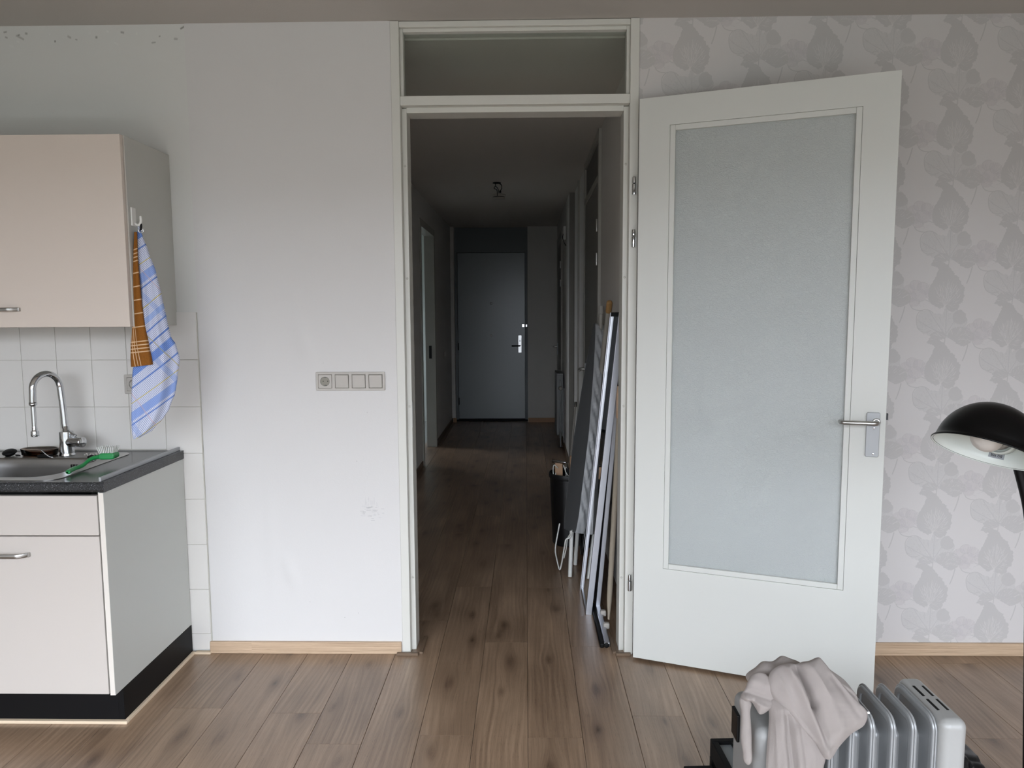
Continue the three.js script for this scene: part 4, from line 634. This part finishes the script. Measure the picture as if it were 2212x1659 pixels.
function hallDoor(n, label, x, z0, z1, high, handleZ) {
  const d = sgroup('door_' + n, label), fw = 0.05;
  for (const [a, b] of [[z0, z0 - fw], [z1 + fw, z1]]) mesh('frame_post', bx(x - 0.018, x + 0.01, 0, high, b, a, 0.003), mat.hallpaint, d);
  mesh('frame_head', bx(x - 0.016, x + 0.01, high - 0.05, high, z1 + fw, z0 - fw, 0.003), mat.hallpaint, d); mesh('transom_bar', bx(x - 0.016, x + 0.01, 2.29, 2.335, z1 + fw, z0 - fw, 0.003), mat.hallpaint, d);
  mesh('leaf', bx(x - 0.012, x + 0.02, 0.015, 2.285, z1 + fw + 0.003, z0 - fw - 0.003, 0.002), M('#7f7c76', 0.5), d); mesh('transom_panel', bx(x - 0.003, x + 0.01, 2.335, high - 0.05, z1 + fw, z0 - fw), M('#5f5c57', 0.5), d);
  for (const y of [2.02, 1.81, 0.3]) mesh('hinge', rod([x - 0.022, y - 0.04, z0 - fw - 0.002], [x - 0.022, y + 0.04, z0 - fw - 0.002], 0.008, 0.008, 12), mat.satin, d);
  const h = new THREE.Group(); h.name = 'door_handle'; d.add(h);
  mesh('back_plate', bx(x - 0.021, x - 0.012, 0.94, 1.09, handleZ - 0.02, handleZ + 0.02, 0.003), mat.aluPaint, h); mesh('lever', tube([[x - 0.02, 1.045, handleZ], [x - 0.062, 1.045, handleZ], [x - 0.068, 1.045, handleZ + 0.012], [x - 0.068, 1.045, handleZ + 0.12]], 0.009, 24, 10), mat.satin, h);
}
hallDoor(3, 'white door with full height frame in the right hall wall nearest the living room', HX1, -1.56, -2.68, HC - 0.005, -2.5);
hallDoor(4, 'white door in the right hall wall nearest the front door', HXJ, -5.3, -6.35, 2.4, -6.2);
{
  const t = thing('wall_radiator', 'white panel radiator with a valve on the right hall wall', 'radiator'); const z0 = -5.35, z1 = -4.85;
  mesh('panel', [bx(0.335, 0.352, 0.13, 0.80, z0, z1, 0.006), bx(0.392, 0.408, 0.13, 0.80, z0, z1, 0.006)], mat.radiator, t); mesh('end_cover', bx(0.336, 0.407, 0.135, 0.795, z1 - 0.012, z1 + 0.001, 0.003), mat.radiator, t); mesh('top_grille', bx(0.336, 0.407, 0.79, 0.812, z0, z1, 0.005), mat.radiator, t);
  mesh('valve_pipe', tube([[0.372, 0.74, z1], [0.372, 0.74, z1 + 0.03], [0.376, 0.70, z1 + 0.035], [0.376, 0.4, z1 + 0.035], [0.376, 0.12, z1 + 0.035], [0.38, 0.0, z1 + 0.035]], 0.007, 50, 8), mat.aluPaint, t);
  mesh('valve_knob', rod([0.376, 0.655, z1 + 0.03], [0.376, 0.655, z1 + 0.075], 0.024, 0.02, 20), mat.plastic, t); mesh('lower_valve', rod([0.376, 0.1, z1 + 0.02], [0.376, 0.17, z1 + 0.02], 0.014, 0.012, 14), mat.satin, t); mesh('floor_rosette', rod([0.378, 0.004, z1 + 0.035], [0.378, 0.01, z1 + 0.035], 0.03, 0.024, 18), mat.satin, t);
  mesh('wall_pipe', rod([0.412, 0.05, z1 + 0.06], [0.412, 0.66, z1 + 0.06], 0.006, 0.006, 10), mat.aluPaint, t);
}
{
  const t = thing('door_chime', 'small white door chime box high on the right hall wall', 'chime', [HXJ - 0.002, 2.29, -4.62]); mesh('housing', bx(-0.03, 0, -0.07, 0.07, -0.09, 0.09, 0.008), mat.plasticWhite, t); mesh('wire', tube([[-0.031, -0.01, 0.08], [-0.036, -0.05, 0.085], [-0.02, -0.1, 0.09], [-0.002, -0.13, 0.09]], 0.003, 20, 6), mat.black, t);
  const s = thing('smoke_detector', 'round white smoke detector on the hall ceiling', 'smoke detector', [-0.256, HC, -4.1]);
  mesh('base', lathe([[0.0001, 0], [0.066, 0], [0.068, -0.006], [0.068, -0.02], [0.058, -0.021], [0.0001, -0.021]], 40), mat.plastic, s); mesh('vent_ring', lathe([[0.0001, -0.02], [0.056, -0.02], [0.056, -0.029], [0.0001, -0.029]], 40), mat.rubber, s); mesh('cover', lathe([[0.0001, -0.028], [0.062, -0.028], [0.064, -0.033], [0.056, -0.042], [0.03, -0.046], [0.0001, -0.046]], 40), mat.plastic, s);
  const c = thing('ceiling_wires', 'loose black wires hanging from an open ceiling box in the hall', 'wires', [-0.25, HC, -3.45]);
  mesh('box_rim', lathe([[0.0001, -0.001], [0.036, -0.001], [0.038, -0.004], [0.03, -0.007], [0.0001, -0.007]], 28), mat.rubber, c);
  mesh('wire', tube([[-0.012, -0.005, 0], [-0.008, -0.03, 0.0], [0.008, -0.05, 0.004], [0.016, -0.085, 0.0]], 0.0032, 24, 7), mat.black, c); mesh('wire', tube([[0.014, -0.005, 0], [0.04, -0.02, 0], [0.042, -0.05, 0.0], [0.03, -0.07, 0]], 0.0032, 24, 7), mat.black, c); mesh('connector', bx(0.02, 0.038, -0.088, -0.068, -0.008, 0.008, 0.003), mat.black, c); mesh('wire', tube([[-0.014, -0.03, 0], [-0.024, -0.048, 0.005], [-0.002, -0.06, 0], [0.004, -0.085, 0], [0.006, -0.11, 0]], 0.0032, 30, 7), mat.black, c);
}
// ---------------------------------------------------------------- things leaning along the right hall wall
{
  // tall mirror, glass towards the hall
  const t = thing('leaning_mirror', 'tall narrow aluminium framed mirror leaning by the doorway', 'mirror', [0.288, 0, -0.40]);
  t.rotation.z = -Math.atan2(0.150, 1.475);
  const h = 1.482, w = 0.33, b = 0.020, th = 0.031;
  mesh('frame_side', bx(0, th, 0, h, -b, 0, 0.002), mat.alu, t); mesh('frame_side', bx(0, th, 0, h, -w, -w + b, 0.002), mat.alu, t); mesh('frame_lip', bx(-0.004, 0.0, 0, h, -w + 0.004, -w + 0.013, 0.001), mat.alu, t);
  mesh('frame_rail', bx(0, th, 0, b, -w + b, -b, 0.002), mat.alu, t); const cp = mesh('frame_rail', bx(-0.001, th - 0.006, h - 0.02, h + 0.001, -w + 0.002, -b * 0.3, 0.002), mat.black, t); cp.userData.label = 'black top rail';
  mesh('mirror_glass', bx(0.006, 0.010, b, h - 0.02, -w + b, -b), mat.mirror, t); mesh('back_board', bx(0.0102, th - 0.004, b, h - 0.02, -w + b, -b), mat.blackMatt, t);
  const st = mesh('rear_support', bx(-0.012, 0.010, -1.1, 0, -0.30, -0.05, 0.002), mat.alu, t); st.position.set(th + 0.014, 1.125, 0); st.rotation.z = 0.018;
}
function boardFrame(top, bot, N) { const L = V(...top).sub(V(...bot)), len = L.length(); L.normalize(); const n = V(...N); n.addScaledVector(L, -n.dot(L)).normalize(); const w = L.clone().cross(n).normalize(); return { m: new THREE.Matrix4().makeBasis(w, L, n).setPosition(...bot), len }; }
{
  const { m, len } = boardFrame([0.425, 1.405, -1.30], [0.262, 0.23, -1.02], [-0.965, 0.15, 0.17]);
  const t = thing('ironing_board', 'folded ironing board with a grey silver cover leaning on the hall wall', 'ironing board'); m.decompose(t.position, t.quaternion, t.scale);
  const hw = (y) => { const q = y / len; return 0.155 * Math.pow(clamp((1.012 - q) / 0.55), 0.62) * (q < 0.09 ? lerp(0.80, 1, Math.pow(q / 0.09, 0.5)) : 1) * (q < 0.45 ? 1 : 1) ; };
  const wr = (s, y) => 0.0065 * Math.sin(y * 58 + s * 3 + 3 * fbm(y * 7, s * 2, 2)) * fbm(y * 11, s, 2) * 2;
  const top = surf((u, v) => { const y = v * len, w = Math.min(hw(y), 0.155), x = lerp(-w, w, u); return [x, y, 0.020 - 0.004 * Math.pow(Math.abs(2 * u - 1), 6)]; }, 16, 60);
  mesh('cover_top', top, mat.boardTop, t);
  const loop = []; const n = 60; for (let k = 0; k <= n; k++) loop.push([1, k / n]); for (let k = n; k >= 0; k--) loop.push([-1, k / n]); loop.push([1, 0]);
  const skirt = surf((u, v) => { const f = u * (loop.length - 1), i = Math.min(Math.floor(f), loop.length - 2), q = f - i, s = lerp(loop[i][0], loop[i + 1][0], q), y = lerp(loop[i][1], loop[i + 1][1], q) * len, w = Math.min(hw(y), 0.155), x = s * w; return [x + s * (wr(v * 3 + 1, y) * Math.sin(v * Math.PI) * 1.5 + 0.004 * Math.sin(v * Math.PI)), y, lerp(0.0165, -0.036, v)]; }, loop.length - 1, 8);
  mesh('cover_skirt', skirt, M('#a3a5a7', 0.4, { side: THREE.DoubleSide }), t); mesh('base_panel', surf((u, v) => { const y = v * len, w = Math.min(hw(y), 0.15) * 0.97; return [lerp(w, -w, u), y, -0.022]; }, 8, 40), M('#6d6f70', 0.5, { side: THREE.DoubleSide }), t);
  const inv = m.clone().invert(), P = (x, y, z) => V(x, y, z).applyMatrix4(inv);
  mesh('leg', rod(P(0.256, 0.25, -0.965), P(0.243, 0.002, -0.905), 0.0115, 0.0115, 16), mat.wireWhite, t); mesh('leg', rod(P(0.30, 0.25, -1.09), P(0.285, 0.002, -1.10), 0.0115, 0.0115, 16), mat.wireWhite, t);
  mesh('iron_rest', tube([P(0.262, 0.26, -0.96), P(0.243, 0.222, -0.93), P(0.222, 0.212, -0.925), P(0.215, 0.18, -0.925), P(0.196, 0.03, -0.99), P(0.19, 0.01, -1.0), P(0.176, 0.05, -1.06), P(0.17, 0.09, -1.12), P(0.196, 0.23, -1.16)], 0.0042, 80, 8), mat.wireWhite, t);
  mesh('rest_wire', tube([P(0.25, 0.235, -0.96), P(0.232, 0.21, -0.95), P(0.224, 0.15, -0.955), P(0.212, 0.09, -0.97)], 0.0036, 30, 8), mat.wireWhite, t);
}
{
  const t = thing('broom_handle', 'grey white broom stick with an orange wooden tip leaning on the hall wall', 'broom');
  const a = V(0.385, 0.02, -1.80), b = V(0.452, 1.525, -0.92), d = b.clone().sub(a).normalize(); mesh('stick', rod(a, b.clone().addScaledVector(d, -0.055), 0.0135, 0.0145, 16), mat.poleGrey, t); mesh('wooden_tip', tube([b.clone().addScaledVector(d, -0.05), b.clone().addScaledVector(d, -0.02), b.clone()], 0.0165, 10, 14), mat.orangeWood, t);
  const s = thing('white_pole', 'white round pole with a cap standing upright behind the ironing board', 'pole'); mesh('stick', rod([0.41, 0, -1.3], [0.443, 1.47, -1.27], 0.0125, 0.0125, 16), mat.poleGrey, s); mesh('cap', rod([0.443, 1.465, -1.27], [0.444, 1.515, -1.269], 0.0155, 0.013, 16), M('#a5a29c', 0.5), s);
}
{
  // floor squeegee: head on the floor, long handle against the wall
  const t = thing('floor_squeegee', 'floor squeegee with an aluminium head and long beige handle by the doorway', 'squeegee');
  mesh('blade', bx(0.322, 0.342, 0.001, 0.022, -0.50, -0.045, 0.006), mat.rubber, t); mesh('head', [bx(0.341, 0.368, 0.004, 0.026, -0.50, -0.048, 0.005)], mat.alu, t); mesh('end_plug', rod([0.352, 0.014, -0.05], [0.352, 0.014, -0.043], 0.012, 0.012, 14), mat.rubber, t);
  for (const z of [-0.22, -0.36]) mesh('bracket', bx(0.356, 0.384, 0.014, 0.042, z - 0.013, z + 0.013, 0.006), mat.plastic, t);
  mesh('handle', (() => { const c = new THREE.CatmullRomCurve3([V(0.384, 0.045, -0.25), V(0.389, 0.13, -0.27), V(0.40, 0.32, -0.29), V(0.417, 0.6, -0.32), V(0.437, 0.95, -0.36), V(0.448, 1.14, -0.385)]); return surf((u, v) => { const p = c.getPoint(v), a = u * Math.PI * 2, r = v < 0.25 ? lerp(0.005, 0.0125, smooth(0, 0.25, v)) : lerp(0.0125, 0.013, v) * (v > 0.985 ? lerp(1, 0.2, (v - 0.985) / 0.015) : 1); return [p.x + Math.cos(a) * r, p.y, p.z + Math.sin(a) * r]; }, 18, 80, true); })(), mat.poleBeige, t);
  mesh('wrapped_rag', surf((u, v) => { const a = u * Math.PI * 2, y = lerp(1.13, 0.98, v), r = 0.015 + 0.006 * Math.sin(v * 3) + 0.003 * Math.sin(a * 4 + v * 6); return [0.444 - 0.014 * v * 0.6 + Math.cos(a) * r * 0.7, y, -0.383 + 0.02 * v + Math.sin(a) * r]; }, 24, 20, true), M('#c0a68e', 0.9, { side: THREE.DoubleSide }), t);
}
{
  const t = thing('slotted_panel', 'black slotted panel leaning on the wall behind the mirror', 'panel', [0.352, 0, -0.62]); t.rotation.z = -0.082;
  mesh('rail', bx(0, 0.016, 0, 1.17, -0.02, 0, 0.004), mat.black, t); mesh('rail', bx(0, 0.016, 0, 1.17, -0.26, -0.24, 0.004), mat.black, t);
  for (let k = 0; k < 17; k++) mesh('slat', bx(0.004, 0.012, 0.03 + k * 0.067, 0.086 + k * 0.067, -0.24, -0.02, 0.002), mat.black, t);
}
{
  const t = thing('folding_chair', 'black folded chair leaning between the ironing board and the mirror', 'chair');
  const r = 0.0105;
  mesh('back_frame', tube([[0.405, 0.78, -1.02], [0.355, 0.42, -0.98], [0.318, 0.16, -0.93], [0.315, 0.12, -0.95], [0.318, 0.13, -1.05], [0.33, 0.3, -1.15], [0.40, 0.75, -1.26]], r, 70, 10), mat.blackGloss, t);
  mesh('leg_frame', tube([[0.40, 0.62, -0.9], [0.348, 0.3, -0.88], [0.335, 0.13, -0.87], [0.333, 0.1, -0.89], [0.336, 0.1, -0.99], [0.35, 0.3, -1.06], [0.405, 0.62, -1.1]], r, 70, 10), mat.blackGloss, t);
  mesh('leg', rod([0.345, 0.3, -0.97], [0.327, 0.002, -0.93], r, r, 12), mat.black, t); mesh('leg', rod([0.36, 0.3, -1.12], [0.345, 0.002, -1.1], r, r, 12), mat.black, t);
  mesh('seat', bx(-0.15, 0.15, 0, 0.36, -0.012, 0.012, 0.008).rotateY(-Math.PI / 2).rotateZ(-0.11).translate(0.375, 0.42, -1.04), mat.blackMatt, t); mesh('backrest', bx(-0.14, 0.14, 0, 0.16, -0.008, 0.008, 0.006).rotateY(-Math.PI / 2).rotateZ(-0.11).translate(0.425, 0.82, -1.04), mat.blackMatt, t);
}
{
  const t = thing('waste_bin', 'black round bin standing behind the foot of the ironing board', 'bin', [0.272, 0, -1.52]);
  mesh('shell', lathe([[0.0001, 0.001], [0.098, 0.001], [0.104, 0.01], [0.122, 0.455], [0.125, 0.462], [0.119, 0.463], [0.1, 0.02], [0.0001, 0.016]], 48), M('#08080a', 0.38), t); mesh('rim_band', lathe([[0.1235, 0.43], [0.1275, 0.436], [0.128, 0.456], [0.124, 0.464]], 48), M('#08080a', 0.5, { side: THREE.DoubleSide }), t);
  for (const [n, l, x0, x1, z0, z1, h, rz] of [[0, 'short upright wood block in the black bin, the left one', -0.085, -0.037, -0.01, 0.03, 0.53, 0.03], [1, 'narrow upright wood slat in the black bin against the ironing board', -0.015, 0.012, 0.0, 0.03, 0.57, -0.12]]) { const m = single('wood_block', l, 'wood block', bx(x0, x1, 0.02, h, z0, z1, 0.002), mat.wood, 'wood pieces standing in the bin'); m.position.set(0.272, 0, -1.52); m.rotation.z = rz * 0.3; void n; }
  const k = single('metal_lever', 'shiny metal lever lying across the top of the wood block in the bin', 'lever', [rod([0.163, 0.545, -1.47], [0.25, 0.54, -1.44], 0.011, 0.008, 16), rod([0.25, 0.54, -1.44], [0.262, 0.5, -1.45], 0.008, 0.007, 12)], mat.chrome); void k;
  const s = single('tangled_string', 'white string tangled over the wood block and the rim of the bin', 'string', [tube([[0.20, 0.5, -1.47], [0.175, 0.52, -1.465], [0.17, 0.47, -1.46], [0.178, 0.43, -1.46], [0.186, 0.47, -1.46]], 0.003, 30, 6), tube([[0.235, 0.52, -1.45], [0.25, 0.46, -1.44], [0.232, 0.42, -1.42], [0.255, 0.40, -1.41], [0.27, 0.44, -1.42], [0.245, 0.49, -1.45], [0.262, 0.53, -1.46]], 0.003, 50, 6)], mat.wireWhite); void s;
  const w = thing('walking_stick', 'thin grey rod rising from the bin beside the ironing board', 'stick'); mesh('shaft', rod([0.246, 0.1, -1.53], [0.345, 0.82, -2.0], 0.007, 0.006, 12), mat.poleGrey, w); mesh('tip', rod([0.345, 0.82, -2.0], [0.349, 0.85, -2.02], 0.011, 0.009, 12), mat.chrome, w);
}
renderer.render(scene, camera);
